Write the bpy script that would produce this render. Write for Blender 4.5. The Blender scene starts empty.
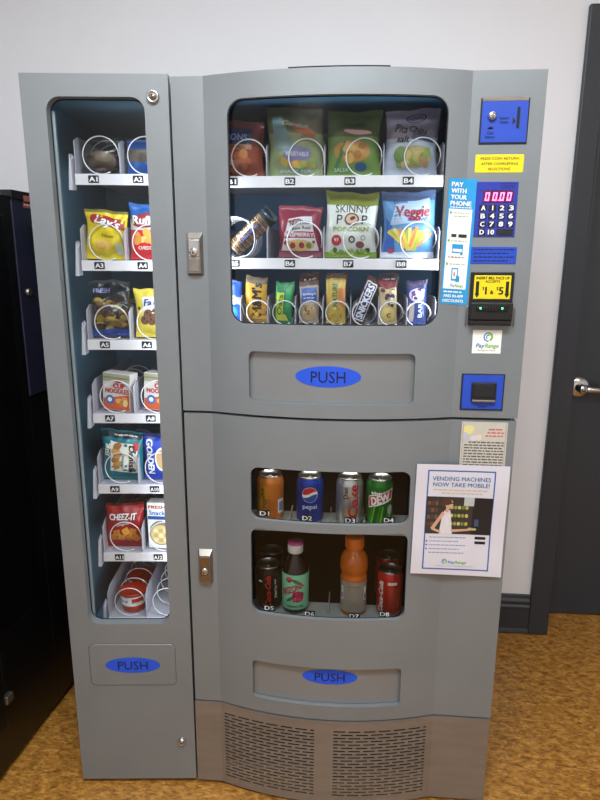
import bpy, bmesh, math, random
from mathutils import Vector, Matrix
C = bpy.context.scene.collection
S = bpy.context.scene
PI = math.pi

# ------------------------------------------------------------ camera
def set_camera():
    yaw, pit, rol = -.0822, .2288, .0045
    f = Vector((math.sin(yaw)*math.cos(pit), math.cos(yaw)*math.cos(pit), -math.sin(pit)))
    r = Vector((math.cos(yaw), -math.sin(yaw), 0))
    u = r.cross(f)
    r2 = r*math.cos(rol) + u*math.sin(rol)
    u2 = -r*math.sin(rol) + u*math.cos(rol)
    cam = bpy.data.cameras.new('camera'); o = bpy.data.objects.new('camera', cam); C.objects.link(o)
    m = Matrix((r2, u2, -f)).transposed().to_4x4(); m.translation = Vector((.4006, -1.4056, 1.448))
    o.matrix_world = m
    cam.sensor_fit = 'VERTICAL'; cam.sensor_height = 36; cam.sensor_width = 27; cam.lens = 606.55/800*36
    cam.clip_start = .02
    S.camera = o
set_camera()
# ------------------------------------------------------------ world, lamps, exposure
w = bpy.data.worlds.new('world'); S.world = w; w.use_nodes = True
w.node_tree.nodes['Background'].inputs[0].default_value = (.8, .85, .9, 1)
w.node_tree.nodes['Background'].inputs[1].default_value = .05
def area(x, y, z, sx, sy, e, col):
    l = bpy.data.lights.new('ceiling_area_light', 'AREA'); l.shape = 'RECTANGLE'; l.size = sx; l.size_y = sy; l.energy = e; l.color = col
    o = bpy.data.objects.new('ceiling_area_light', l); C.objects.link(o); o.location = (x, y, z)
area(.35, -1.25, 2.68, 1.2, .6, 62, (.90, .965, 1))
area(.3, -.12, 2.70, 2.4, .3, 9, (.93, .97, 1))  # added light close to the back wall, brightens its upper part
area(-.3, -2.7, 2.68, .6, 1.2, 16, (1, .93, .84))
area(1.9, -2.3, 2.68, .6, 1.2, 16, (1, .93, .84))
def cabinet_fill(x, y, z, sx, sy, rot, e, col):     # unseen fill lights added behind the door frames to brighten the packs
    l = bpy.data.lights.new('cabinet_fill_light', 'AREA'); l.shape = 'RECTANGLE'; l.size = sx; l.size_y = sy; l.energy = e; l.color = col
    o = bpy.data.objects.new('cabinet_fill_light', l); C.objects.link(o); o.location = (x, y, z); o.rotation_euler = rot
cabinet_fill(.618, .036, 1.44, .34, .02, (0, math.radians(90), math.radians(-35)), .7, (.88, .95, 1))
cabinet_fill(.095, .036, 1.44, .34, .02, (0, math.radians(-90), math.radians(35)), .6, (.88, .95, 1))
cabinet_fill(-.043, .022, 1.10, 1.2, .015, (0, math.radians(90), math.radians(-30)), 1.25, (.9, .95, 1))
cabinet_fill(.36, .028, 1.055, .40, .02, (math.radians(35), 0, 0), .7, (1, .93, .84))
S.view_settings.view_transform = 'Standard'; S.view_settings.look = 'None'
S.view_settings.exposure = 0.0; S.view_settings.gamma = 1; S.view_settings.use_curve_mapping = False

# ------------------------------------------------------------ materials
MATS = {}
def lin(h):
    h = h.lstrip('#'); v = [int(h[i:i+2], 16)/255 for i in (0, 2, 4)]
    return [c/12.92 if c <= .04045 else ((c+.055)/1.055)**2.4 for c in v]
def pm(name, hexc, rough=.5, metal=0, var=.06, scale=40, bump=0, bscale=200, emis=0, stretch=None, spec=.5):
    """procedural principled material: colour broken up by noise, optional bump"""
    if name in MATS: return MATS[name]
    m = bpy.data.materials.new(name); m.use_nodes = True; nt = m.node_tree; n = nt.nodes; b = n['Principled BSDF']
    c = lin(hexc)
    tc = n.new('ShaderNodeTexCoord'); mp = n.new('ShaderNodeMapping'); nt.links.new(tc.outputs['Object'], mp.inputs[0])
    if stretch: mp.inputs['Scale'].default_value = stretch
    nz = n.new('ShaderNodeTexNoise'); nz.inputs['Scale'].default_value = scale; nz.inputs['Detail'].default_value = 4
    nt.links.new(mp.outputs[0], nz.inputs[0])
    cr = n.new('ShaderNodeValToRGB'); nt.links.new(nz.outputs[0], cr.inputs[0])
    cr.color_ramp.elements[0].position = .3; cr.color_ramp.elements[1].position = .7
    cr.color_ramp.elements[0].color = [x*(1-var) for x in c]+[1]; cr.color_ramp.elements[1].color = [min(1, x*(1+var)) for x in c]+[1]
    nt.links.new(cr.outputs[0], b.inputs['Base Color'])
    b.inputs['Roughness'].default_value = rough; b.inputs['Metallic'].default_value = metal
    b.inputs['Specular IOR Level'].default_value = spec
    if bump:
        n2 = n.new('ShaderNodeTexNoise'); n2.inputs['Scale'].default_value = bscale; n2.inputs['Detail'].default_value = 3
        nt.links.new(mp.outputs[0], n2.inputs[0])
        bp = n.new('ShaderNodeBump'); bp.inputs['Strength'].default_value = bump; bp.inputs['Distance'].default_value = .002
        nt.links.new(n2.outputs[0], bp.inputs['Height']); nt.links.new(bp.outputs[0], b.inputs['Normal'])
    if emis:
        b.inputs['Emission Color'].default_value = c+[1]; b.inputs['Emission Strength'].default_value = emis
    MATS[name] = m; return m
def ink(hexc, rough=.4, metal=0):
    return pm('print_%s_%d_%d' % (hexc.lstrip('#'), int(rough*10), int(metal*10)), hexc, rough, metal, .05, 60)
def glassy(name, tint, rough, gloss=1.0, ior=1.45):
    """thin sheet: clear (tinted) transmission under a fresnel reflection"""
    if name in MATS: return MATS[name]
    m = bpy.data.materials.new(name); m.use_nodes = True; nt = m.node_tree; n = nt.nodes
    for x in list(n): n.remove(x)
    o = n.new('ShaderNodeOutputMaterial'); mx = n.new('ShaderNodeMixShader'); t = n.new('ShaderNodeBsdfTransparent')
    g = n.new('ShaderNodeBsdfGlossy'); fr = n.new('ShaderNodeFresnel'); mu = n.new('ShaderNodeMath'); mu.operation = 'MULTIPLY'
    nz = n.new('ShaderNodeTexNoise'); nz.inputs['Scale'].default_value = 9
    mr = n.new('ShaderNodeMapRange'); mr.inputs['To Min'].default_value = max(.001, rough*.6); mr.inputs['To Max'].default_value = rough*1.4
    nt.links.new(nz.outputs[0], mr.inputs[0]); nt.links.new(mr.outputs[0], g.inputs['Roughness'])
    t.inputs[0].default_value = lin(tint)+[1]; fr.inputs[0].default_value = ior; mu.inputs[1].default_value = gloss
    nt.links.new(fr.outputs[0], mu.inputs[0]); nt.links.new(mu.outputs[0], mx.inputs[0])
    nt.links.new(t.outputs[0], mx.inputs[1]); nt.links.new(g.outputs[0], mx.inputs[2]); nt.links.new(mx.outputs[0], o.inputs[0])
    MATS[name] = m; return m
def floor_mat():
    m = bpy.data.materials.new('flecked_tan_tile'); m.use_nodes = True; nt = m.node_tree; n = nt.nodes; b = n['Principled BSDF']
    tc = n.new('ShaderNodeTexCoord')
    def chain(rot, sc, scale, stops):
        mp = n.new('ShaderNodeMapping'); mp.inputs['Rotation'].default_value = (0, 0, rot); mp.inputs['Scale'].default_value = sc
        nt.links.new(tc.outputs['Object'], mp.inputs[0])
        z = n.new('ShaderNodeTexNoise'); z.inputs['Scale'].default_value = scale; z.inputs['Detail'].default_value = 3
        z.inputs['Distortion'].default_value = .6
        nt.links.new(mp.outputs[0], z.inputs[0])
        r = n.new('ShaderNodeValToRGB'); nt.links.new(z.outputs[0], r.inputs[0])
        for i, (p, c) in enumerate(stops):
            e = r.color_ramp.elements[i] if i < 2 else r.color_ramp.elements.new(p)
            e.position = p; e.color = lin(c)+[1]
        return r
    a = chain(.9, (1, 2.0, 1), 30, [(.3, '#875a22'), (.72, '#c69045'), (.5, '#aa7632')])
    d = chain(1.9, (1, 2.6, 1), 62, [(.34, '#8a6434'), (.52, '#ffffff')])
    l = chain(1.2, (1, 3.4, 1), 55, [(.58, '#000000'), (.70, '#77694c')])
    m1 = n.new('ShaderNodeMix'); m1.data_type = 'RGBA'; m1.blend_type = 'MULTIPLY'; m1.inputs[0].default_value = .55
    nt.links.new(a.outputs[0], m1.inputs[6]); nt.links.new(d.outputs[0], m1.inputs[7])
    m2 = n.new('ShaderNodeMix'); m2.data_type = 'RGBA'; m2.blend_type = 'ADD'; m2.inputs[0].default_value = .8
    nt.links.new(m1.outputs[2], m2.inputs[6]); nt.links.new(l.outputs[0], m2.inputs[7])
    # tile seams every 0.305 m
    bk = n.new('ShaderNodeTexBrick'); bk.offset = 0; bk.inputs['Scale'].default_value = 1; bk.inputs['Brick Width'].default_value = .32
    bk.inputs['Row Height'].default_value = .32; bk.inputs['Mortar Size'].default_value = .0012
    bk.inputs['Color1'].default_value = (1, 1, 1, 1); bk.inputs['Color2'].default_value = (.9, .9, .9, 1); bk.inputs['Mortar'].default_value = (.75, .7, .65, 1)
    nt.links.new(tc.outputs['Object'], bk.inputs[0])
    m3 = n.new('ShaderNodeMix'); m3.data_type = 'RGBA'; m3.blend_type = 'MULTIPLY'; m3.inputs[0].default_value = .7
    nt.links.new(m2.outputs[2], m3.inputs[6]); nt.links.new(bk.outputs[0], m3.inputs[7])
    nt.links.new(m3.outputs[2], b.inputs['Base Color']); b.inputs['Roughness'].default_value = .38
    return m
SILVER = pm('silver_enamel', '#80868a', .40, .32, .05, 5, .12, 700)
SILVER_FLAP = pm('silver_enamel_flap', '#85888a', .4, .35, .03, 6, .05, 600)
BRUSHED = pm('brushed_steel', '#878079', .36, .45, .10, 6, .10, 300, stretch=(1, 1, 6))
NAVY = pm('navy_liner', '#4a80a6', .6, 0, .12, 6)
LINER = pm('grey_blue_liner', '#5f8aa0', .55, 0, .1, 6)
DARKLINER = pm('dark_brown_liner', '#1a1613', .6, 0, .15, 8)
TRAYM = pm('tray_enamel', '#b9b5bf', .45, 0, .04, 12)
STRIP = pm('price_strip_plastic', '#e3dee2', .4, 0, .03, 20)
SHELFM = pm('drink_shelf_plastic', '#b0b1ad', .4, .1, .06, 20)
WIRE = pm('spiral_wire', '#e6e4e6', .35, .3, .04, 60)
CHROME = pm('chrome', '#c4c4c4', .2, 1, .04, 30)
STEEL = pm('satin_steel', '#958f88', .32, .9, .08, 50)
BLACKP = pm('black_plastic', '#101113', .4, 0, .1, 60)
GAP = pm('black_rubber', '#0b0b0b', .7, 0, .1, 60)
BLUEP = pm('blue_plate', '#1d46b4', .4, 0, .05, 30)
BLUES = pm('blue_push_sticker', '#1b4fd0', .45, 0, .04, 40)
GLASS = glassy('window_glass', '#f8fbfc', .03, .45)
FILM = glassy('clear_wrapper_film', '#efefef', .2, 1.3, 1.5)
BLUEFILM = glassy('blue_wrapper_film', '#8fbce4', .2, 1.3, 1.5)

# ------------------------------------------------------------ mesh builder
TXT = {}
def text_mesh(s, bold, spacing=1.0):
    k = (s, bold, spacing)
    if k not in TXT:
        cu = bpy.data.curves.new('tmp', 'FONT'); cu.body = s; cu.size = 1; cu.offset = bold; cu.resolution_u = 2
        cu.space_character = spacing; cu.align_x = 'LEFT'; cu.fill_mode = 'FRONT'
        ob = bpy.data.objects.new('tmp', cu); me = bpy.data.meshes.new_from_object(ob)
        vs = [(v.co.x, v.co.y) for v in me.vertices]; fs = [tuple(p.vertices) for p in me.polygons]
        bpy.data.objects.remove(ob); bpy.data.curves.remove(cu); bpy.data.meshes.remove(me)
        TXT[k] = (vs, fs)
    return TXT[k]
class MB:
    def __init__(s): s.v = []; s.f = []; s.m = []; s.sm = []; s.mats = []
    def mi(s, m):
        if m not in s.mats: s.mats.append(m)
        return s.mats.index(m)
    def add(s, vs, fs, m, smooth=False):
        b = len(s.v); s.v += [tuple(v) for v in vs]; i = s.mi(m)
        for f in fs: s.f.append(tuple(b+k for k in f)); s.m.append(i); s.sm.append(smooth)
    def box(s, x0, x1, y0, y1, z0, z1, m, bev=0, seg=2, xf=None):
        bm = bmesh.new(); bmesh.ops.create_cube(bm, size=1)
        for v in bm.verts: v.co = ((x0+x1)/2+v.co.x*(x1-x0), (y0+y1)/2+v.co.y*(y1-y0), (z0+z1)/2+v.co.z*(z1-z0))
        if bev: bmesh.ops.bevel(bm, geom=bm.edges[:], offset=bev, segments=seg, affect='EDGES', profile=.5)
        if xf: bmesh.ops.transform(bm, matrix=xf, verts=bm.verts)
        s.addbm(bm, m)
    def addbm(s, bm, m, smooth=False):
        bm.verts.index_update(); s.add([v.co[:] for v in bm.verts], [[v.index for v in f.verts] for f in bm.faces], m, smooth); bm.free()
    def grid(s, fn, nu, nv, m, smooth=True, closeu=False):
        """fn(i,j)->xyz ; m material or m(i,j)"""
        b = len(s.v)
        for j in range(nv+1):
            for i in range(nu if closeu else nu+1): s.v.append(tuple(fn(i, j)))
        w_ = nu if closeu else nu+1
        for j in range(nv):
            for i in range(nu):
                a = b+j*w_+i; c = b+j*w_+(i+1) % w_
                s.f.append((a, c, c+w_, a+w_)); s.m.append(s.mi(m(i, j) if callable(m) else m)); s.sm.append(smooth)
    def lathe(s, prof, m, cx=0, cy=0, n=32, smooth=True, axis='z', cz=0):
        """prof list of (r,h) ; m material or list per segment"""
        def P(i, j):
            r, h = prof[j]; a = 2*PI*i/n
            if axis == 'z': return (cx+r*math.cos(a), cy+r*math.sin(a), cz+h)
            return (cx+r*math.cos(a), cy-h, cz+r*math.sin(a))      # axis y, h towards the viewer (-y)
        mm = (lambda i, j: m[j]) if isinstance(m, list) else m
        s.grid(P, n, len(prof)-1, mm, smooth, True)
    def tube(s, pts, r, m, n=8):
        pts = [Vector(p) for p in pts]; b = len(s.v); k = len(pts); up = None
        for i, p in enumerate(pts):
            t = (pts[min(i+1, k-1)]-pts[max(i-1, 0)]).normalized()
            if up is None: up = t.orthogonal().normalized()
            up = (up-t*up.dot(t)).normalized(); q = t.cross(up)
            for a in range(n): s.v.append(tuple(p+(up*math.cos(2*PI*a/n)+q*math.sin(2*PI*a/n))*r))
        i_ = s.mi(m)
        for i in range(k-1):
            for a in range(n):
                s.f.append((b+i*n+a, b+i*n+(a+1) % n, b+(i+1)*n+(a+1) % n, b+(i+1)*n+a)); s.m.append(i_); s.sm.append(True)
        s.f.append(tuple(b+a for a in range(n))[::-1]); s.m.append(i_); s.sm.append(False)
        s.f.append(tuple(b+(k-1)*n+a for a in range(n))); s.m.append(i_); s.sm.append(False)
    def prism(s, pts, y0, y1, m):
        """outline in x,z extruded along y"""
        n = len(pts)
        s.add([(x, y0, z) for x, z in pts]+[(x, y1, z) for x, z in pts],
              [tuple(range(n)), tuple(range(2*n-1, n-1, -1))]+[(i, i+n, (i+1) % n+n, (i+1) % n) for i in range(n)], m)
    # -- printed marks, laid on a surface P(u,v,off)
    def rect(s, P, u0, u1, v0, v1, m, off=.0006, n=6, k=6):
        s.grid(lambda i, j: P(u0+(u1-u0)*i/n, v0+(v1-v0)*j/k, off), n, k, m, True)
    def quad(s, P, pts, m, off=.0006, n=6):
        (a, b, c, d) = pts   # bl br tr tl
        def q(i, j):
            x, y = i/n, j/n
            return P(*[(1-x)*(1-y)*a[t]+x*(1-y)*b[t]+x*y*c[t]+(1-x)*y*d[t] for t in (0, 1)], off)
        s.grid(q, n, n, m, True)
    def ell(s, P, cu, cv, ru, rv, m, off=.0006, rot=0, n=28, ri=0, a0=0, a1=2*PI):
        def q(i, j):
            t = ri+(1-ri)*j/4; a = a0+(a1-a0)*i/n; x, y = ru*t*math.cos(a), rv*t*math.sin(a)
            return P(cu+x*math.cos(rot)-y*math.sin(rot), cv+x*math.sin(rot)+y*math.cos(rot), off)
        s.grid(q, n, 4, m, True)
    def text(s, P, t, cu, cv, h, m, w=None, off=.0009, rot=0, bold=.02, arch=0, slant=0, spacing=1.0):
        vs, fs = text_mesh(t, 0, spacing)
        if not vs: return
        x0 = min(v[0] for v in vs); x1 = max(v[0] for v in vs); k = h/.72; kx = k if w is None else w/(x1-x0)
        out = []; e = min(bold, .05)*1.1
        sh = [(0, 0)] if e <= 0 else [(-e, -e*.5), (e, -e*.5), (-e, e*.5), (e, e*.5)]      # heavier weight: the stroke struck four times
        nv = len(vs); fs = [tuple(i+nv*q for i in f) for q in range(len(sh)) for f in fs]; vs = [(x+a, y+c) for a, c in sh for x, y in vs]
        for n_, (x, y) in enumerate(vs):
            X = (x-(x0+x1)/2)*kx; Y = (y-.36)*k; X += Y*slant
            if arch: Y -= arch*(X/(kx*(x1-x0)/2))**2
            out.append(P(cu+X*math.cos(rot)-Y*math.sin(rot), cv+X*math.sin(rot)+Y*math.cos(rot), off+.00012*(n_//nv)))
        s.add(out, fs, m)
    def words(s, P, u0, u1, v, h, m, off=.0006, seed=1):
        """a line of print too small to read"""
        r = random.Random(seed); u = u0
        while u < u1-h:
            l = min(r.uniform(1.2, 4.5)*h, u1-u); s.rect(P, u, u+l, v-h/2, v+h/2, m, off, 1, 1); u += l+h*.7
    def build(s, name, parent=None, loc=None, rotz=None, solid=0):
        me = bpy.data.meshes.new(name); me.from_pydata(s.v, [], s.f)
        for m in s.mats: me.materials.append(m)
        me.polygons.foreach_set('material_index', s.m); me.polygons.foreach_set('use_smooth', s.sm); me.update()
        o = bpy.data.objects.new(name, me); C.objects.link(o)
        if parent: o.parent = parent
        if loc: o.location = loc
        if rotz: o.rotation_euler[2] = rotz
        if solid:
            q = o.modifiers.new('solidify', 'SOLIDIFY'); q.thickness = solid; q.offset = 1
        return o
def tag(o, label=None, cat=None, group=None, kind=None):
    if label: o['label'] = label
    if cat: o['category'] = cat
    if group: o['group'] = group
    if kind: o['kind'] = kind
    return o
def empty(name, loc=(0, 0, 0), rz=0):
    o = bpy.data.objects.new(name, None); C.objects.link(o); o.location = loc; o.rotation_euler[2] = rz; o.empty_display_size = .1; return o
def flat(x0, y0, z0):           # a flat plate facing -y
    return lambda u, v, off=0: (x0+u, y0-off, z0+v)
def rrect(x0, x1, z0, z1, r, n=8):
    p = []
    for cx, cz, a in ((x1-r, z1-r, 0), (x0+r, z1-r, 90), (x0+r, z0+r, 180), (x1-r, z0+r, 270)):
        for k in range(n+1):
            t = math.radians(a+90*k/n); p.append((cx+r*math.cos(t), cz+r*math.sin(t)))
    return p
def rplate(mb, x0, x1, z0, z1, r, yf, yb, m, ch=.0008):
    """rounded plate with a chamfered front edge"""
    a = rrect(x0, x1, z0, z1, r, 5); b = rrect(x0+ch, x1-ch, z0+ch, z1-ch, max(r-ch, .0002), 5); n = len(a)
    mb.add([(x, yf, z) for x, z in b], [tuple(range(n))[::-1]], m)
    mb.add([(x, yb, z) for x, z in a]+[(x, yf+ch, z) for x, z in a]+[(x, yf, z) for x, z in b],
           [(i, (i+1) % n, n+(i+1) % n, n+i) for i in range(n)]+[(n+i, n+(i+1) % n, 2*n+(i+1) % n, 2*n+i) for i in range(n)], m)
def cut(obj, cutters):
    """boolean holes, applied"""
    par = obj.parent; obj.parent = None
    bm = bmesh.new(); bm.from_mesh(obj.data); bmesh.ops.remove_doubles(bm, verts=bm.verts, dist=1e-6); bmesh.ops.recalc_face_normals(bm, faces=bm.faces); bm.to_mesh(obj.data); bm.free()
    for mb in cutters:
        c = mb.build('cutter'); bm = bmesh.new(); bm.from_mesh(c.data); bmesh.ops.recalc_face_normals(bm, faces=bm.faces); bm.to_mesh(c.data); bm.free()
        q = obj.modifiers.new('cut', 'BOOLEAN'); q.operation = 'DIFFERENCE'; q.solver = 'EXACT'; q.object = c
        dg = bpy.context.evaluated_depsgraph_get(); me = bpy.data.meshes.new_from_object(obj.evaluated_get(dg))
        obj.modifiers.clear(); obj.data = me; bpy.data.objects.remove(c)
    obj.parent = par
    for p in obj.data.polygons: p.use_smooth = True
    obj.data.set_sharp_from_angle(angle=math.radians(12))
    return obj

# ------------------------------------------------------------ the room
WALLM = pm('white_wall_paint', '#e6e6ea', .7, 0, .015, 3, .05, 120)
CHAR = pm('charcoal_paint', '#2e3239', .42, 0, .04, 8)
DOORM = pm('charcoal_door_paint', '#2f343b', .4, 0, .04, 6)
WY = .815
def structure(name, mb): return tag(mb.build(name), kind='structure')
b = MB(); b.box(-1.35, 3.0, -3.4, 1.2, -.05, 0, floor_mat()); structure('floor', b)
b = MB(); b.box(-1.35, 1.195, WY, WY+.15, 0, 2.75, WALLM); b.box(1.195, 2.2, WY, WY+.15, 2.17, 2.75, WALLM); b.box(2.2, 3.0, WY, WY+.15, 0, 2.75, WALLM); structure('wall_back', b)
b = MB(); b.box(-1.45, -1.35, -3.4, 1.2, 0, 2.75, WALLM); structure('wall_left', b)
b = MB(); b.box(3.0, 3.1, -3.4, 1.2, 0, 2.75, WALLM); structure('wall_right', b)
b = MB(); b.box(-1.45, 3.1, -3.5, -3.4, 0, 2.75, WALLM); structure('wall_front', b)
b = MB(); b.box(-1.45, 3.1, -3.5, 1.2, 2.75, 2.85, pm('ceiling_tile', '#d4d2cc', .8, 0, .04, 12, .2, 80)); structure('ceiling', b)
# baseboard with its moulded top, swept along x
prof = [(0, 0), (.017, 0), (.019, .006), (.016, .018), (.0135, .024), (.0135, .118), (.0155, .124), (.0155, .134), (.0105, .142), (.0125, .152), (.0125, .160), (.006, .172), (.0045, .185), (0, .19)]
b = MB(); prof = [(d, z*.87) for d, z in prof]; n = len(prof)
for xa, xb in ((-1.35, 1.129), (2.275, 3.0)):
    b.add([(xa, WY-d, z) for d, z in prof]+[(xb, WY-d, z) for d, z in prof], [(i, i+n, i+n+1, i+1) for i in range(n-1)]+[tuple(range(n)), tuple(range(2*n-1, n-1, -1))], CHAR)
structure('baseboard_back', b)
# door casing
b = MB()
b.box(1.129, 1.197, .795, WY+.001, 0, 2.232, CHAR, .004); b.box(2.2, 2.275, .795, WY+.001, 0, 2.232, CHAR, .004); b.box(1.1975, 2.1995, .796, WY+.001, 2.16, 2.231, CHAR, .003)
b.box(1.195, 1.205, .80, .98, 0, 2.17, CHAR); b.box(2.19, 2.2, .80, .98, 0, 2.17, CHAR)
structure('trim_1', b)
# door leaf with recessed panels
b = MB(); b.box(1.206, 2.189, .955, 1.0, .006, 2.165, DOORM)
door = b.build('door_1'); tag(door, kind='structure')
h = MB(); h.lathe([(0, .016), (.031, .016), (.040, .009), (.043, 0)], CHROME, 1.277, .955, 40, True, 'y', .974)
h.lathe([(0, .062), (.0145, .062), (.017, .057), (.017, .012)], CHROME, 1.277, .955, 24, True, 'y', .974)
h.lathe([(0, .0650), (.0075, .065), (.009, .0615)], STEEL, 1.277, .955, 20, True, 'y', .974)
h.tube([(1.277, .908, .974), (1.305, .903, .974), (1.35, .902, .972), (1.395, .905, .970), (1.415, .912, .970)], .0125, CHROME, 14)
hd = h.build('door_handle', door)

# ------------------------------------------------------------ curved door fronts of the main machine
X1, X2, BUL, WID = .0713, .6428, .045, .794
def arc(x):
    t = (x-(X1+X2)/2)/((X2-X1)/2)
    return -BUL*(1-t*t) if abs(t) < 1 else 0.
def AP(x, z, off=0): return (x, arc(x)-off, z)
def profile_x(x0, x1, n=44):
    xs = [x0]
    if x0 < X1: xs.append(X1)
    a, e = max(x0, X1), min(x1, X2)
    xs += [a+(e-a)*i/n for i in range(1, n)]
    if x1 > X2: xs.append(X2)
    return xs+[x1]
def curved_slab(mb, x0, x1, z0, z1, yo, yi, m, returns=0):
    """slab following the curved front: outer face at offset yo, inner face at yi"""
    xs = profile_x(x0, x1); out = [(x, arc(x)+yo) for x in xs]; inn = [(x, arc(x)+yi) for x in xs]
    if returns: inn = [(x0, returns), (x0+.002, returns), (x0+.002, yi)]+inn[1:-1]+[(x1-.002, yi), (x1-.002, returns), (x1, returns)]
    ring = out+inn[::-1]; n = len(ring)
    vs = [(x, y, z0) for x, y in ring]+[(x, y, z1) for x, y in ring]
    fs = [(i, (i+1) % n, (i+1) % n+n, i+n) for i in range(n)]
    fs += [tuple(range(n))[::-1], tuple(range(n, 2*n))]
    mb.add(vs, fs, m)
def hole(x0, x1, z0, z1, r):
    c = MB(); c.prism(rrect(x0, x1, z0, z1, r, 8), -.12, .12, SILVER); return c

VM = tag(empty('vending_machine', (0, 0, 0)), 'wide silver combination vending machine with curved snack door above drink door', 'vending machine')
# cabinet shell with two lined compartments
b = MB()
for x0, x1 in ((.002, .03), (.762, .79)): b.box(x0, x1, .037, .775, .02, 1.822, SILVER)
b.box(.03, .762, .037, .775, 1.80, 1.822, SILVER); b.box(.03, .762, .037, .775, 1.068, 1.10, SILVER)
b.box(.03, .762, .037, .775, .02, .05, SILVER); b.box(.03, .762, .037, .775, .262, .285, SILVER); b.box(.03, .762, .76, .775, .05, 1.80, SILVER)
for x in (.06, .73):
    for y in (.08, .7): b.box(x-.015, x+.015, y-.015, y+.015, 0, .02, GAP)
b.box(.003, .791, .030, .037, .02, 1.822, GAP) if False else None
b.build('cabinet', VM)
def liner(mb, x0, x1, z0, z1, yb, m, yf=.038, t=.004):
    mb.box(x0, x0+t, yf, yb, z0, z1, m); mb.box(x1-t, x1, yf, yb, z0, z1, m); mb.box(x0, x1, yf, yb, z0, z0+t, m)
    mb.box(x0, x1, yf, yb, z1-t, z1, m); mb.box(x0, x1, yb-t, yb, z0, z1, m)
b = MB(); liner(b, .05, .640, 1.102, 1.798, .44, NAVY); b.build('snack_compartment', VM)
b = MB(); liner(b, .12, .640, .288, 1.066, .62, DARKLINER); b.build('drink_compartment', VM)

# snack door
b = MB(); curved_slab(b, 0, WID, 1.087, 1.83, 0, .012, SILVER, .036); sd = b.build('snack_door', VM)
cut(sd, [hole(.1255, .5955, 1.3015, 1.779, .034), hole(.1665, .5498, 1.120, 1.2395, .014)])
def pane(mb, x0, x1, z0, z1, r, y, m, t=.003):
    xs = [x0+(x1-x0)*i/24 for i in range(25)]
    for yy, fl in ((y, 0), (y+t, 1)):
        vs = [(x, arc(x)+yy, z) for z in (z0, z1) for x in xs]
        mb.add(vs, [(i, i+1, i+26, i+25) for i in range(24)], m, True)
b = MB(); pane(b, .110, .612, 1.288, 1.793, 0, .0125, GLASS); b.build('window_pane', sd)
def ring_gasket(mb, x0, x1, z0, z1, r, wd, y, m, P=None):
    a = rrect(x0, x1, z0, z1, r); c = rrect(x0+wd, x1-wd, z0+wd, z1-wd, max(.002, r-wd)); n = len(a)
    f = P or (lambda x, z: (x, arc(x)+y, z)); vs = []
    def dens(q):
        o = []
        for i in range(len(q)):
            p, s = q[i], q[(i+1) % len(q)]; k = 10 if abs(p[0]-s[0]) > .1 else 1
            o += [(p[0]+(s[0]-p[0])*t/k, p[1]+(s[1]-p[1])*t/k) for t in range(k)]
        return o
    a, c = dens(a), dens(c); n = len(a)
    mb.add([f(*p) for p in a]+[f(*p) for p in c], [(i, (i+1) % n, (i+1) % n+n, i+n) for i in range(n)], m)
b = MB(); ring_gasket(b, .1235, .5975, 1.2995, 1.781, .036, .0045, .0118, GAP); b.build('window_gasket', sd)
# dark seal strip along the crown of the curved top
b = MB(); curved_slab(b, .26, .47, 1.8302, 1.8335, .003, .03, GAP); b.build('top_seal', sd)

def push_flap(x0, x1, z0, z1, cx, cz, ru, rv, tw, parent):
    b = MB(); ex = .006
    xs = [x0-ex+(x1-x0+2*ex)*i/24 for i in range(25)]
    def P(i, j):
        t = j/8; return (xs[i], arc(xs[i])+.0135+.0015*t**2, z0-ex+(z1-z0+2*ex)*t)
    b.grid(P, 24, 8, SILVER_FLAP); b.grid(lambda i, j: tuple(Vector(P(i, j))+Vector((0, .004, 0))), 24, 8, SILVER_FLAP)
    o = b.build('delivery_flap', parent)
    def Q(u, v, off):
        x = cx+u; z = cz+v; t = (z-z0+ex)/(z1-z0+2*ex); return (x, arc(x)+.0135+.0015*t*t-off, z)
    s = MB(); s.ell(Q, 0, 0, ru, rv, BLUES, .0008, n=40); s.text(Q, 'PUSH', 0, 0, rv*1.1, ink('#0a1030'), tw, .0014, bold=.0)
    tag(s.build('push_sticker', o), 'blue oval sticker reading PUSH')
    return o
push_flap(.1665, .5498, 1.120, 1.2395, .352, 1.183, .076, .0248, .080, VM)

def lock_body(z0, z1, parent, brass):
    b = MB(); x0, x1 = .0265, .0585
    a = rrect(x0-.003, x1+.003, z0-.003, z1+.003, .003, 4); c = rrect(x0+.002, x1-.002, z0+.003, z1-.010, .002, 4); n = len(a)
    b.add([(x, 0, z) for x, z in a]+[(x, -.013, z) for x, z in c], [(i, (i+1) % n, (i+1) % n+n, i+n) for i in range(n)]+[tuple(range(n, 2*n))[::-1]], STEEL)
    fm = pm('warm_worn_steel', '#8a7660', .35, .9, .1, 60) if brass else STEEL
    zc = (z0+z1)/2
    b.box(x0+.004, x1-.004, -.0155, -.0125, zc-.006-.014*brass, z1-.013, fm if brass else CHROME, .001)
    b.box(x0+.004, x1-.004, -.0150, -.0125, z0+.006, zc-.008-.014*brass, fm, .001)
    o = b.build('door_lock', parent)
    c = MB(); cx = (x0+x1)/2; zl = zc+.004-.012*brass
    c.lathe([(0, .020), (.0045, .020), (.0075, .0195), (.0095, .018), (.0098, .015)], CHROME, cx, 0, 24, True, 'y', zl)
    c.lathe([(0, .0212), (.003, .0212), (.0034, .019)], STEEL, cx, 0, 16, True, 'y', zl)
    c.box(cx-.0007, cx+.0007, -.0216, -.021, zl-.003, zl+.003, GAP)
    c.build('lock_cylinder', o)
lock_body(1.412, 1.502, VM, 0)

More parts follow.
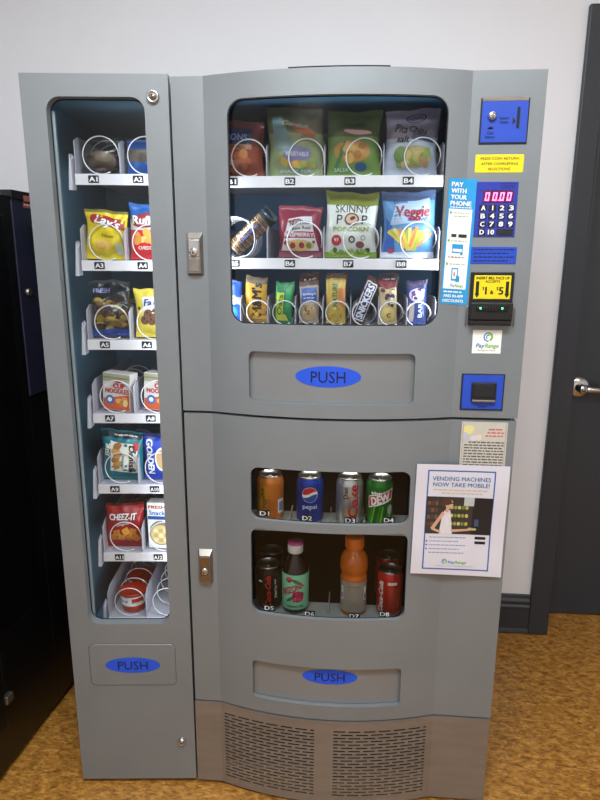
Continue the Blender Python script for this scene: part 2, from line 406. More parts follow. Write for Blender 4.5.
# coin insert panel
IB = ink('#0d1650')
b = MB(); b.box(.6625, .7625, -.002, .006, 1.686, 1.7765, BLACKP, .001); b.box(.665, .760, -.003, 0, 1.770, 1.7785, STEEL, .001)
rplate(b, .6655, .7600, 1.689, 1.770, .001, -.0035, 0, BLUEP)
P = flat(.7128, -.0035, 1.7295)
b.text(P, 'Insert', -.001, .008, .0055, IB, .019, bold=.01); b.text(P, 'Coins', -.001, .000, .0055, IB, .017, bold=.01)
b.text(P, 'Coin', -.028, -.021, .0055, IB, .013, bold=.01); b.text(P, 'Return', -.028, -.029, .0055, IB, .019, bold=.01)
b.quad(P, [(.0165, -.006), (.0225, .001), (.0225, .002), (.0165, .009)], BLACKP, .0007)
b.rect(P, -.034, -.022, -.0135, -.011, BLACKP, .0007); b.ell(P, -.028, -.0115, .004, .003, BLACKP, .0007)
cp = b.build('coin_panel', VM)
b = MB(); b.lathe([(0, .0085), (.006, .009), (.0085, .006), (.0095, 0)], CHROME, .6865, -.0035, 28, True, 'y', 1.741)
b.box(.6855, .6880, -.0142, -.0125, 1.736, 1.746, STEEL, .0005); b.build('return_knob', cp)
b = MB(); b.prism(rrect(.7375, .7432, 1.7165, 1.7585, .0028), -.0048, -.0030, GAP); b.build('coin_slot', cp)

# yellow notice
b = MB(); rplate(b, .6585, .7600, 1.629, 1.666, .003, -.0008, 0, ink('#e8d417'))
P = flat(.7092, -.0008, 1.6475)
for t, v, w_ in (('PRESS COIN RETURN', .0105, .080), ('AFTER COMPLETING', 0, .077), ('SELECTIONS', -.0105, .046)): b.text(P, t, 0, v, .0052, ink('#6d6410'), w_, .0004, bold=.005)
tag(b.build('notice_sticker', VM), 'yellow notice sticker with three lines of print')

# keypad with lit price display
b = MB(); rplate(b, .6650, .7528, 1.4962, 1.6108, .001, -.0022, 0, pm('indigo_keypad_plate', '#2536a0', .35, 0, .05, 30))
P = flat(.709, -.0022, 1.5535)
for k in range(3): b.words(P, .006, .038, .0535-.0045*k, .0016, IB, .0004, k)
b.words(P, -.038, .03, .040, .0016, IB, .0004, 9)
kp = b.build('keypad', VM)
b = MB(); b.box(.6795, .7435, -.0034, -.0022, 1.5680, 1.5925, pm('display_window', '#5a1648', .2, 0, .05, 30), .0006)
DIG = pm('lit_digit', '#ff5f9c', .5, 0, .01, 10, emis=5.5)
def zero(cx):
    hw, hh, t, g = .0044, .0085, .0024, .0004
    for (x0, x1, z0, z1) in ((-hw+g, hw-g, hh-t, hh), (-hw+g, hw-g, -hh, -hh+t), (-hw, -hw+t, g, hh-g), (hw-t, hw, g, hh-g), (-hw, -hw+t, -hh+g, -g), (hw-t, hw, -hh+g, -g)):
        k = .12; y0, y1 = -.0039, -.0034
        vs = [(cx+x+k*z, y, 1.5802+z) for y in (y0, y1) for x, z in ((x0, z0), (x1, z0), (x1, z1), (x0, z1))]
        b.add(vs, [(0, 1, 2, 3), (7, 6, 5, 4), (0, 4, 5, 1), (1, 5, 6, 2), (2, 6, 7, 3), (3, 7, 4, 0)], DIG)
for cx in (.6885, .7045, .7195, .7345): zero(cx)
b.box(.7110, .7130, -.0039, -.0034, 1.5717, 1.5737, DIG)
tag(b.build('price_display', kp), 'glowing pink digits reading 00.00')
KEYM = pm('black_key_rubber', '#16161c', .45, 0, .05, 60); WT = ink('#f0eef0')
rows = [['A', '1', '2', '3'], ['B', '4', '5', '6'], ['C', '7', '8', '9'], ['D', '10', '']]
for r, row in enumerate(rows):
    for c, t in enumerate(row):
        x = .6815+.0198*c; z = 1.5570-.0168*r; hw = .0076 if t else .0175; x += 0 if t else .0099
        b = MB(); rplate(b, x-hw, x+hw, z-.0066, z+.0066, .0015, -.0042, -.0022, KEYM)
        if t: b.text(flat(x, -.0042, z), t, 0, 0, .0102, WT, .0085 if len(t) == 1 and t != '1' else (None if t == '1' else .0125), .0004, bold=.03)
        b.build('key', kp)

# blue instruction strip
b = MB(); rplate(b, .6620, .7608, 1.4386, 1.4752, .001, -.0015, 0, BLUEP)
P = flat(.7112, -.0015, 1.457)
for k in range(4): b.words(P, -.043, .044-.012*(k % 2), .0125-.0080*k, .0024, IB, .0004, k+3)
b.build('instruction_strip', VM)

# bill acceptor
b = MB(); b.box(.6650, .7595, -.006, .006, 1.303, 1.4212, BLACKP, .0015)
b.box(.6665, .7575, -.024, -.004, 1.3165, 1.3555, BLACKP, .003, 3)
b.box(.6665, .7575, -.020, -.004, 1.304, 1.3165, BLACKP, .003)
ba = b.build('bill_acceptor', VM)
b = MB(); YB = ink('#e4cf10'); BK = ink('#151208')
rplate(b, .6725, .7525, 1.3622, 1.4140, .001, -.0072, -.006, YB); P = flat(.7125, -.0072, 1.388)
b.text(P, 'INSERT BILL FACE UP', 0, .0205, .0058, BK, .072, .0004, bold=.02); b.text(P, 'ACCEPTS', 0, .0130, .0052, BK, .032, .0004, bold=.01)
b.text(P, '$', -.0195, -.002, .0075, BK, .0045, .0004, bold=.0); b.text(P, '1', -.0135, -.007, .0165, BK, None, .0004, bold=.03)
b.text(P, '&', -.0005, -.0105, .0085, BK, .0075, .0004, bold=.02)
b.text(P, '$', .0115, -.002, .0075, BK, .0045, .0004, bold=.0); b.text(P, '5', .0195, -.007, .0165, BK, .009, .0004, bold=.03)
for sx in (-.0325, .0325):
    b.rect(P, sx-.0035, sx+.0035, -.014, .013, BK, .0004, 1, 1); b.quad(P, [(sx-.0003, -.0225), (sx+.0003, -.0225), (sx+.0055, -.014), (sx-.0055, -.014)], BK, .0004, 1)
tag(b.build('bill_sign', ba), 'yellow sign with arrows reading $1 & $5')
b = MB(); b.box(.678, .746, -.0275, -.023, 1.3365, 1.3475, pm('mouth_gloss_black', '#060608', .2, 0, .1, 50), .002, 2)
for k in range(7): b.box(.690+.007*k, .693+.007*k, -.0285, -.0272, 1.337, 1.346, BLACKP)
b.build('bill_mouth', ba)
for x in (.6860, .7330):
    b = MB(); b.lathe([(0, .0016), (.0018, .0012), (.0022, 0)], pm('green_led', '#3dff7a', .4, 0, .01, 10, emis=5), x, -.0275, 12, True, 'y', 1.3435); b.build('status_led', ba)
for sx, x in ((-1, .6600), (1, .7650)):
    b = MB(); b.tube([(x+.007*-sx, -.003, 1.349), (x+.002*-sx, -.006, 1.346), (x, -.007, 1.340), (x, -.007, 1.306), (x-.003*-sx*0, -.003, 1.302)], .0011, STEEL, 6); b.build('wire_bracket', ba)

# round-logo sticker
b = MB(); WS = ink('#eceeea'); rplate(b, .6785, .7435, 1.2385, 1.2925, .001, -.0006, 0, WS); P = flat(.711, -.0006, 1.2655)
LB, LG = ink('#2f7fb5'), ink('#7ab53c')
def pay_logo(b, P, cu, cv, s):
    b.ell(P, cu, cv, s, s, LB, .0003, ri=.72, a0=.6, a1=4.9); b.ell(P, cu+.1*s, cv+.05*s, s*.95, s, LG, .00035, ri=.55, a0=-1.2, a1=1.9)
    b.ell(P, cu+.05*s, cv, s*.5, s*.5, LB, .0004, ri=.55, a0=1, a1=4.2)
pay_logo(b, P, .002, .011, .0105)
b.text(P, 'Pay', -.0140, -.008, .0095, LB, .018, .0004, bold=.02, slant=.15); b.text(P, 'Range', .0120, -.008, .0095, LG, .030, .0004, bold=.02, slant=.15)
b.text(P, 'Accepted Here', 0, -.019, .0042, ink('#777777'), .040, .0004, bold=0)
tag(b.build('logo_sticker', VM), 'small white sticker with blue and green logo')

# coin return cup
b = MB(); b.box(.6600, .7575, -.003, .006, 1.1055, 1.1918, BLACKP, .001)
rplate(b, .6630, .7548, 1.1085, 1.1890, .001, -.0042, 0, BLUEP); b.text(flat(.710, -.0042, 1.116), 'Coins', 0, 0, .006, IB, .021, .0005, bold=.02)
rc = b.build('coin_return', VM)
b = MB(); b.box(.6830, .7390, -.009, -.003, 1.1265, 1.1725, BLACKP, .002); b.box(.688, .734, -.0105, -.008, 1.139, 1.168, pm('cup_door_black', '#1b1c20', .25, 0, .1, 40), .001)
b.box(.6845, .7375, -.0135, -.006, 1.127, 1.1325, STEEL, .0015); b.build('return_cup', rc)

# tall pay-by-phone sticker (slightly askew, beside the window, on the curve)
def bil(q):                       # q: bl br tr tl in x,z ; returns (u,v in 0..1) -> x,z
    return lambda u, v: tuple((1-u)*(1-v)*q[0][t]+u*(1-v)*q[1][t]+u*v*q[2][t]+(1-u)*v*q[3][t] for t in (0, 1))
q = bil([(.5993, 1.3520), (.6600, 1.3475), (.6665, 1.6165), (.6050, 1.6180)])
def PS(u, v, off): x, z = q(u/.0635, v/.268); return (x, min(arc(x), 0)-.0006-off, z)
CY = ink('#1d93cf'); b = MB(); b.rect(PS, 0, .0635, 0, .268, CY, .0002, 10, 10); b.rect(PS, .004, .0575, .034, .205, WS, .0006, 8, 6)
for t, v, w_ in (('PAY', .2560, .026), ('WITH', .2430, .034), ('YOUR', .2300, .036), ('PHONE', .2170, .047)): b.text(PS, t, .0065+w_/2, v, .0095, WS, w_, .0006, bold=.035)
b.words(PS, .006, .055, .2085, .0020, WS, .0006, 3)
GN, GY = ink('#7fae45'), ink('#777b80')
for v in (.197, .138, .088): b.ell(PS, .009, v, .003, .003, GN, .0010, n=12); b.words(PS, .015, .052, v, .0026, ink('#a9b9a0'), .0010, int(v*1000))
b.words(PS, .015, .050, .190, .0024, ink('#a9b9a0'), .0010, 6)
b.words(PS, .014, .050, .149, .0068, ink('#26282a'), .0010, 21)
b.rect(PS, .018, .044, .112, .131, CY, .0010); b.rect(PS, .020, .042, .115, .121, WS, .0013); b.ell(PS, .041, .112, .0045, .0045, WS, .0015); b.ell(PS, .041, .112, .0036, .0036, CY, .0018)
for k, c in enumerate(('#c8a0a0', '#b03a3a', '#b06a50', '#7088a0', '#a0a0b0')): b.rect(PS, .010+.008*k, .0155+.008*k, .1015, .1045, ink(c), .0010, 1, 1)
b.rect(PS, .021, .037, .052, .080, CY, .0010); b.rect(PS, .0235, .0345, .056, .077, WS, .0013)
b.quad(PS, [(.032, .050), (.041, .050), (.041, .062), (.033, .064)], CY, .0016); b.text(PS, '$', .028, .067, .008, ink('#b03a3a'), .004, .0016)
pay_logo(b, PS, .014, .043, .0045); b.text(PS, 'Pay', .026, .042, .0065, LB, .011, .0010, bold=.01); b.text(PS, 'Range', .0420, .042, .0065, LG, .019, .0010, bold=.01)
b.words(PS, .006, .052, .0275, .0028, WS, .0006, 17); b.text(PS, 'AND IN-APP', .030, .0185, .0066, WS, .047, .0006, bold=.03); b.text(PS, 'DISCOUNTS', .030, .008, .0066, WS, .049, .0006, bold=.03)
tag(b.build('payment_sticker', VM), 'tall blue and white sticker reading PAY WITH YOUR PHONE')

# drink door
b = MB(); curved_slab(b, .001, .7925, .2705, 1.0805, 0, .012, SILVER, .036); dd = b.build('drink_door', VM)
def slant_hole(pts): c = MB(); c.prism(pts, -.12, .12, SILVER); return c
cut(dd, [hole(.1665, .5525, .8215, .957, .022), hole(.1650, .5530, .5635, .7985, .024), hole(.1650, .5515, .312, .423, .012)])
b = MB(); pane(b, .155, .563, .552, .968, 0, .0125, GLASS); b.build('window_pane', dd)
b = MB(); ring_gasket(b, .1645, .5545, .8195, .959, .024, .004, .0118, GAP); ring_gasket(b, .163, .555, .5615, .8005, .026, .004, .0118, GAP); b.build('window_gasket', dd)
push_flap(.1650, .5515, .312, .423, .368, .389, .072, .0215, .078, VM)
lock_body(.630, .718, VM, 1)
# drink shelves with their number tags
def drink_shelf(z, tags_, names):
    b = MB(); b.box(.126, .634, .022, z*.2-.035 if z > .6 else .095, z-.012, z-.003, SHELFM, .001); b.box(.126, .634, z*.2-.035 if z > .6 else .095, .56, z-.012, z-.003, BLACKP); b.box(.126, .634, .016, .022, z-.014, z+.002, SHELFM, .001)
    o = b.build('drink_shelf', VM)
    for x in (.255, .36, .447):
        d = MB(); d.box(x-.0015, x+.0015, .04, .13, z-.004, z+.010, SHELFM, .0005); d.build('lane_divider', o)
    for (x, zt), t in zip(tags_, names):
        g = MB(); y = arc(x)+.0165; g.box(x-.0145, x+.0145, y, y+.0012, zt-.0085, zt+.0085, BLACKP); g.text(flat(x, y, zt), t, 0, 0, .0115, WT, .023, .0005, bold=.02)
        g.build('selection_label', o)
drink_shelf(.785, [(.199, .8325), (.306, .8295), (.411, .8275), (.505, .8275)], ['D1', 'D2', 'D3', 'D4'])
drink_shelf(.530, [(.209, .572), (.314, .568), (.427, .567), (.504, .571)], ['D5', 'D6', 'D7', 'D8'])

# kick panel with staggered slots
def kick_panel():
    b = MB(); z0, z1 = .010, .2640
    zr = []; z = .0335
    while z < .240: zr.append(z); z += .01005
    zs = [z0]+[t for q_ in zr for t in (q_, q_+.0048)]+[z1]
    P_, L_ = .0395, .0315
    def slots(par):
        s = []
        for a, e in ((.082, .330), (.381, .626)):
            x = a-(P_/2 if par else 0)
            while x < e:
                p, r = max(x, a), min(x+L_, e)
                if r-p > .004: s.append((p, r))
                x += P_
        return s
    ss = [slots(0), slots(1)]
    xs = sorted(set([round(v, 5) for s in ss for t in s for v in t]+[0.0, .7905, round(X1, 5), round(X2, 5)]+[round(.33+.051*k/4, 5) for k in range(5)]))
    idx = {}
    def vid(i, j):
        if (i, j) not in idx:
            idx[(i, j)] = len(b.v); b.v.append((xs[i], arc(xs[i])-.003, zs[j]))
        return idx[(i, j)]
    k = b.mi(BRUSHED)
    for j in range(len(zs)-1):
        for i in range(len(xs)-1):
            xm = (xs[i]+xs[i+1])/2
            if j % 2 == 1 and any(a < xm < e for a, e in ss[(j//2) % 2]): continue
            b.f.append((vid(i, j), vid(i+1, j), vid(i+1, j+1), vid(i, j+1))); b.m.append(k); b.sm.append(False)
    o = b.build('kick_panel', VM)
    q_ = o.modifiers.new('solidify', 'SOLIDIFY'); q_.thickness = .0016; q_.offset = -1
    return o
kp_ = kick_panel(); pass
b = MB(); curved_slab(b, 0, .7905, .2642, .2662, -.0035, .036, BRUSHED); b.build('kick_panel_lip', kp_)
b = MB(); b.box(.03, .762, .03, .037, .05, .262, GAP); b.build('vent_dark_sheet', VM)  # black sheet standing in for the dark interior behind the slots

# ------------------------------------------------------------ trays and spirals
def coil(mb, cx, y0, zc, r, turns, pitch, m=WIRE, wr=.0015):
    """wire spiral whose turns stand nearly flat and step back near the bottom"""
    pts = []; N = 36
    for k in range(int(N*turns)+1):
        a = 2*PI*k/N; turn = k//N; fr = (k % N)/N
        st = max(0, (fr-.8)/.2); st = st*st*(3-2*st)        # each turn steps back at its foot
        ang = -PI/2+.5-a
        pts.append((cx+r*math.cos(ang), y0+pitch*(turn+st), zc+r*math.sin(ang)))
    mb.tube(pts, wr, m, 6)
def tray(root, x0, x1, zf, yf, depth, dividers, coils, labels, strip_h=.022, wall=.05, side=True, mat=TRAYM, endw=True):
    b = MB(); b.box(x0, x1, yf+.002, yf+depth, zf-.004, zf, mat)
    b.box(x0, x1, yf-.002, yf+.002, zf-strip_h-.002, zf+.001, STRIP, .0008)
    o = b.build('tray', root)
    for dx, hh in dividers:
        d = MB()
        pr = [(yf+.003, zf), (yf+.003, zf+hh*.86), (yf+.03, zf+hh), (yf+depth-.005, zf+hh), (yf+depth-.005, zf)]; n = len(pr)
        d.add([(dx-.0008, y, z) for y, z in pr]+[(dx+.0008, y, z) for y, z in pr], [tuple(range(n)), tuple(range(2*n-1, n-1, -1))]+[(i, i+n, (i+1) % n+n, (i+1) % n) for i in range(n)], mat)
        d.build('divider', o)
    for cx, r, pitch in coils:
        c = MB(); coil(c, cx, yf+.010, zf+r+.0015, r, 5.25, pitch); c.build('spiral_coil', o)
    for lx, t in labels:
        g = MB(); z = zf-strip_h/2; rplate(g, lx-.0125, lx+.0125, z-.0085, z+.0085, .002, yf-.0036, yf-.0018, BLACKP)
        g.text(flat(lx, yf-.0036, z), t, 0, 0, .0105, WT, .019 if len(t) == 2 else .021, .0004, bold=.025); g.build('selection_label', o)
    return o
BD = [.0665, .200, .3335, .467, .6005]
tray(VM, .056, .634, 1.6320, .06, .36, [(x, .075) for x in BD], [(.158, .0405, .058), (.291, .0405, .058), (.4225, .0405, .058), (.554, .0405, .058)], [(.12, 'B1'), (.2545, 'B2'), (.392, 'B3'), (.5235, 'B4')])
tray(VM, .056, .634, 1.4480, .06, .36, [(x, .075) for x in BD], [(.122, .047, .03), (.288, .0415, .058), (.4205, .0415, .058), (.553, .0415, .058)], [(.1215, 'B5'), (.2545, 'B6'), (.392, 'B7'), (.515, 'B8')])
tray(VM, .056, .634, 1.2905, .06, .36, [(.0665+.06675*k, .070) for k in range(9)], [(.1115+.0643*k, .0285, .045) for k in range(8)], [])

# ------------------------------------------------------------ narrow side machine, turned a little
SO = Vector((-.322, -.035, 0)); SR = math.atan2(.030, .318); SW = .3194
SM = tag(empty('side_vending_machine', SO, SR), 'narrow silver snack machine column left of the wide vending machine', 'vending machine')
def SL(u, d, z): return (SO.x+u*math.cos(SR)-d*math.sin(SR), SO.y+u*math.sin(SR)+d*math.cos(SR), z)
b = MB(); b.box(0, SW, 0, .024, .015, 1.834, SILVER); sdoor = b.build('door', SM)
cut(sdoor, [hole(.0530, .2665, .5050, 1.7880, .030)])
b = MB(); b.box(.040, .280, .0245, .0275, .492, 1.80, GLASS); b.build('window_pane', sdoor)
b = MB(); ring_gasket(b, .0515, .268, .5035, 1.7895, .0315, .004, 0, GAP, lambda x, z: (x, .0238, z)); b.build('window_gasket', sdoor)
b = MB(); RL = pm('light_rail', '#a9b5ba', .45, .2, .05, 10)
b.box(.0540, .0600, .028, .036, .50, 1.765, RL, .001); b.box(.2610, .2660, .028, .036, .50, 1.775, RL, .001); b.build('pane_retainer', sdoor)
b = MB(); P = flat(0, 0, 0)
g0 = rrect(.0457, .2771, .319, .446, .014, 6)
rplate(b, .0470, .2758, .3203, .4447, .013, -.0012, 0, SILVER, .001)
fl = b.build('delivery_flap', SM)
b = MB(); ring_gasket(b, .0457, .2771, .319, .446, .0145, .0014, 0, pm('seam_shadow_grey', '#4c4e4c', .6, 0, .05, 30), lambda x, z: (x, -.0004, z)); b.build('flap_seam', fl)
s = MB(); P = flat(.1615, -.0012, .3820); s.ell(P, 0, 0, .0735, .0235, BLUES, .0006, n=40); s.text(P, 'PUSH', 0, 0, .0255, ink('#0a1030'), .080, .0010, bold=0)
tag(s.build('push_sticker', fl), 'blue oval sticker reading PUSH')
def round_lock(x, z, r, nm='door_lock'):
    b = MB(); b.lathe([(0, .006), (r*.6, .006), (r*.72, .0085), (r*.9, .007), (r, 0)], CHROME, x, 0, 28, True, 'y', z); o = b.build(nm, SM)
    c = MB(); c.lathe([(0, .0095), (r*.4, .009), (r*.5, .006)], STEEL, x, 0, 18, True, 'y', z); c.box(x-.001, x+.001, -.0102, -.009, z-r*.33, z+r*.33, GAP); c.build('keyhole', o)
round_lock(.2862, 1.788, .0145); round_lock(.2835, .1393, .0115)
b = MB()
for x0, x1 in ((.002, .022), (SW-.022, SW-.002)): b.box(x0, x1, .026, .70, .02, 1.825, SILVER)
b.box(.022, SW-.022, .026, .70, 1.80, 1.825, SILVER); b.box(.022, SW-.022, .026, .70, .02, .05, SILVER); b.box(.022, SW-.022, .68, .70, .05, 1.80, SILVER)
for x in (.05, .27):
    for y in (.07, .62): b.box(x-.015, x+.015, y-.015, y+.015, 0, .02, GAP)
b.build('cabinet', SM)
b = MB(); liner(b, .0225, SW-.0225, .44, 1.797, .50, LINER, .037); b.build('snack_compartment', SM)
b = MB(); b.box(.0267, .036, .095, .108, .46, 1.78, pm('grey_side_rail', '#7f919b', .45, .2, .05, 10), .001); b.build('side_rail', SM)
RAILM = pm('white_rail_end', '#d6d2da', .4, 0, .03, 30)
ZF = [1.6390, 1.4410, 1.2480, 1.0580, .8650, .6690, .4720]
for k, z in enumerate(ZF):
    o = tray(SM, .078, .292, z, .08, .40, [(.0795, .086), (.1835, .080), (.2885, .080)], [(.138, .042, .056), (.2430, .042, .056)], [(.1215, 'A%d' % (2*k+1)), (.226, 'A%d' % (2*k+2))])
    r = MB(); r.add([(.064, .072, z-.036), (.073, .072, z-.036), (.073, .072, z+.030), (.070, .072, z+.044), (.062, .10, z-.034), (.073, .10, z-.034), (.073, .10, z+.040), (.067, .10, z+.048)],
                    [(0, 1, 2, 3), (7, 6, 5, 4), (0, 4, 5, 1), (1, 5, 6, 2), (2, 6, 7, 3), (3, 7, 4, 0)], RAILM)
    r.build('rail_bracket', o)

# ------------------------------------------------------------ packaged food
def thing(mb, name, loc, rz, label, cat, group=None, tilt=0, lean=0):
    o = mb.build(name); o.location = loc; o.rotation_euler = (lean, tilt, rz); tag(o, label, cat, group); return o
class Bag:
    """a pillow pouch standing on its bottom seal: front print laid on P(u,v,off); u from centre, v from bottom"""
    def __init__(s, w, h, d, base, bands=(), seed=1, seal='same', wr=.0016, back=None, puff=.55, waist=.07, rough=.32, seals=.055, film=None):
        s.w, s.h, s.d, s.seed, s.wr, s.puff, s.waist, s.seals = w, h, d, seed, wr, puff, waist, seals
        s.mb = MB(); nu, nv = 26, 34; bm = film or ink(base, rough)
        def mf(i, j):
            v = (j+.5)/nv
            for a, e, hx in bands:
                if a <= v < e: return ink(hx, rough)
            return bm
        s.mb.grid(lambda i, j: s.P((i/nu-.5)*w, j/nv*h, 0), nu, nv, mf)
        s.mb.grid(lambda i, j: s.B((.5-i/nu)*w, j/nv*h), nu, nv, mf)
    def t(s, u, v):
        a = abs(2*u/s.w); a = min(a, 1); q = v/s.h; e = min(q, 1-q)
        g = max(0, min(1, (e-s.seals)/.30)); g = (g*g*(3-2*g))**.6
        return s.d/2*max(0, 1-a**3)**s.puff*g
    def xw(s, u, v): return u*(1-s.waist*math.sin(PI*min(max(v/s.h, 0), 1)))
    def wrk(s, u, v):
        k = s.seed*1.7; q = v/s.h; e = min(q, 1-q)
        f = math.sin(u*210+k+3*math.sin(v*60+k))*math.exp(-max(0, e-.05)*9)+.8*math.sin(u*70+v*95+k*2)+.6*math.sin(v*150-u*60+k*3)
        return s.wr*.85*f*(1-min(1, abs(2*u/s.w))**4)
    def P(s, u, v, off=0): return (s.xw(u, v)+s.sh(v), -s.t(u, v)-s.wrk(u, v)*(s.t(u, v) > .001)-.0006*math.cos(u*900)*(min(v, s.h-v) < s.seals*s.h)-off, s.vv(u, v))
    def sh(s, v): return s.w*.02*math.sin(v/s.h*5+s.seed*2)*min(1, v/s.h*3)
    def vv(s, u, v): return v+s.h*(.022*math.sin(u/s.w*4+s.seed*1.3)+.010*math.sin(u/s.w*13+s.seed))*(v/s.h)**2
    def B(s, u, v): return (s.xw(u, v)+s.sh(v), s.t(u, v)*.8+.0008, s.vv(u, v))
    def done(s, name, loc, rz, label, cat, group=None, tilt=0, lean=0): return thing(s.mb, name, loc, rz, label, cat, group, tilt, lean)
def blobs(mb, P, seed, cols, n, u0, u1, v0, v1, r, off=.0010, asp=1.0):
    R = random.Random(seed)
    for k in range(n):
        mb.ell(P, R.uniform(u0, u1), R.uniform(v0, v1), r*R.uniform(.6, 1.2), r*asp*R.uniform(.5, 1.1), ink(R.choice(cols)), off+.00012*k, R.uniform(0, PI), 12)
W_, Kk = ink('#f1efec'), ink('#17151a')
GA = 'snack packs in the narrow side machine'; GB = 'bags on the upper snack trays'; GC = 'bars on the bottom snack tray'
DEP = .1165     # centre of the front pack inside a tray, side machine
# A1 clear pack with a brown pastry
b = Bag(.098, .078, .034, '#000000', film=FILM, seed=3); B1_ = b.done('pastry_pack', SL(.131, DEP, ZF[0]+.0035), SR, 'clear wrapped brown pastry at slot A1, top tray of the side machine', 'snack', GA)
c = MB(); R_ = random.Random(4)
def lump(mb, cx, cy, cz, rx, ry, rz_, m, k=0, n=16):
    mb.grid(lambda i, j: (cx+rx*math.sin(PI*j/10)*math.cos(2*PI*i/n)*(1+.06*math.sin(3*i+k)), cy+ry*math.sin(PI*j/10)*math.sin(2*PI*i/n), cz+rz_*math.cos(PI*j/10)*(1+.05*math.sin(2*i+k))), n, 10, m, True, True)
lump(c, 0, 0, .030, .038, .011, .024, ink('#6d5848', .7), 1); lump(c, .006, -.003, .036, .026, .0095, .014, ink('#8b745c', .7), 3)
c.build('pastry', B1_)
# A2 blue bag
b = Bag(.088, .080, .03, '#1b4f9a', [(.35, .7, '#5b5148')], seed=5); blobs(b.mb, b.P, 2, ['#6b5138', '#463a30', '#3563a8'], 12, -.035, .035, .02, .05, .010)
b.done('snack_bag', SL(.236, DEP, ZF[0]+.0035), SR, 'small dark blue pack at slot A2, right on the top tray of the side machine', 'snack bag', GA)
# A3 yellow chips
b = Bag(.108, .116, .042, '#e2c81c', [(.93, 1, '#7b6c22')], seed=2, wr=.0038, waist=.13)
RD = ink('#a3262b'); b.mb.quad(b.P, [(-.030, .086), (.050, .070), (.050, .094), (-.030, .106)], RD, .0012); b.mb.ell(b.P, -.029, .095, .011, .0105, RD, .0012)
b.mb.text(b.P, "Lay's", .008, .089, .0190, W_, .064, .0036, rot=-.2, bold=.03, slant=.2)
b.mb.text(b.P, 'Classic', .010, .056, .0065, ink('#6d5a10'), .034, .0014, rot=-.05); b.mb.ell(b.P, -.002, .036, .024, .013, ink('#d8ae4a'), .0010); b.mb.ell(b.P, -.008, .032, .014, .009, ink('#c99a3c'), .0014)
b.mb.rect(b.P, .030, .048, .012, .040, ink('#c9c9b8'), .0012)
b.done('snack_bag', SL(.130, DEP, ZF[1]+.0035), SR, 'crinkled yellow chip bag with red ribbon logo at slot A3', 'chip bag', GA, tilt=.03)
# A4 blue red chips
b = Bag(.098, .132, .040, '#c8282e', [(.72, 1, '#1f5da8'), (.52, .72, '#cfd0d4')], seed=8)
b.mb.ell(b.P, 0, .094, .044, .018, ink('#8d1c26'), .0010, .1); b.mb.text(b.P, 'Ruffles', .001, .094, .020, W_, .080, .0018, bold=.03)
blobs(b.mb, b.P, 7, ['#e0a24a', '#d98c3c', '#e8c070'], 8, -.030, .03, .045, .065, .014); b.mb.text(b.P, 'CHEDDAR', 0, .028, .008, W_, .05, .0015)
b.done('snack_bag', SL(.2375, DEP, ZF[1]+.0035), SR, 'blue and red ridged-chip bag at slot A4, cut off by the door frame', 'chip bag', GA)
# A5 clear pack with yellow and brown pieces
b = Bag(.104, .140, .040, '#000', film=FILM, seed=6, wr=.005)
b.mb.rect(b.P, -.049, .049, .004, .022, ink('#24469c'), .0008); b.mb.text(b.P, 'FRESH', -.018, .116, .011, ink('#8a8fc4'), .044, .0014)
o = b.done('snack_bag', SL(.131, DEP, ZF[2]+.0035), SR, 'clear pack of yellow and brown pieces at slot A5', 'snack bag', GA)
c = MB(); R_ = random.Random(11)
for k in range(26):
    lump(c, R_.uniform(-.034, .034), R_.uniform(-.006, .006), R_.uniform(.020, .090), R_.uniform(.009, .016), .0065, R_.uniform(.006, .011), ink(R_.choice(['#d8b93a', '#e3c85a', '#9a6a3c', '#7a4d58', '#c89a40', '#6d4a2e']), .6), k)
tag(c.build('snack_pieces', o), 'yellow and brown pieces', kind='stuff')
# A6 yellow cookie bag
b = Bag(.092, .124, .036, '#dcc548', seed=9); b.mb.rect(b.P, -.024, .040, .035, .104, ink('#ded8cf'), .0010)
b.mb.text(b.P, 'Fa', -.008, .090, .017, ink('#23398c'), .020, .0018, bold=.03, slant=.2); b.mb.text(b.P, 'mous', .020, .090, .012, ink('#23398c'), .026, .0018, bold=.02, slant=.2)
for u, v in ((-.010, .060), (.012, .064), (.0, .044), (.025, .050), (-.018, .046)):
    b.mb.ell(b.P, u, v, .013, .012, ink('#6b4630'), .0014+.0001*u); b.mb.ell(b.P, u-.003, v+.003, .003, .003, ink('#382218'), .0022); b.mb.ell(b.P, u+.005, v-.003, .0025, .0025, ink('#382218'), .0022)
b.mb.ell(b.P, -.034, .075, .0035, .004, ink('#3a2c18'), .0012)
b.done('snack_bag', SL(.2360, DEP, ZF[2]+.0035), SR, 'yellow cookie bag with brown cookies pictured at slot A6', 'cookie bag', GA)
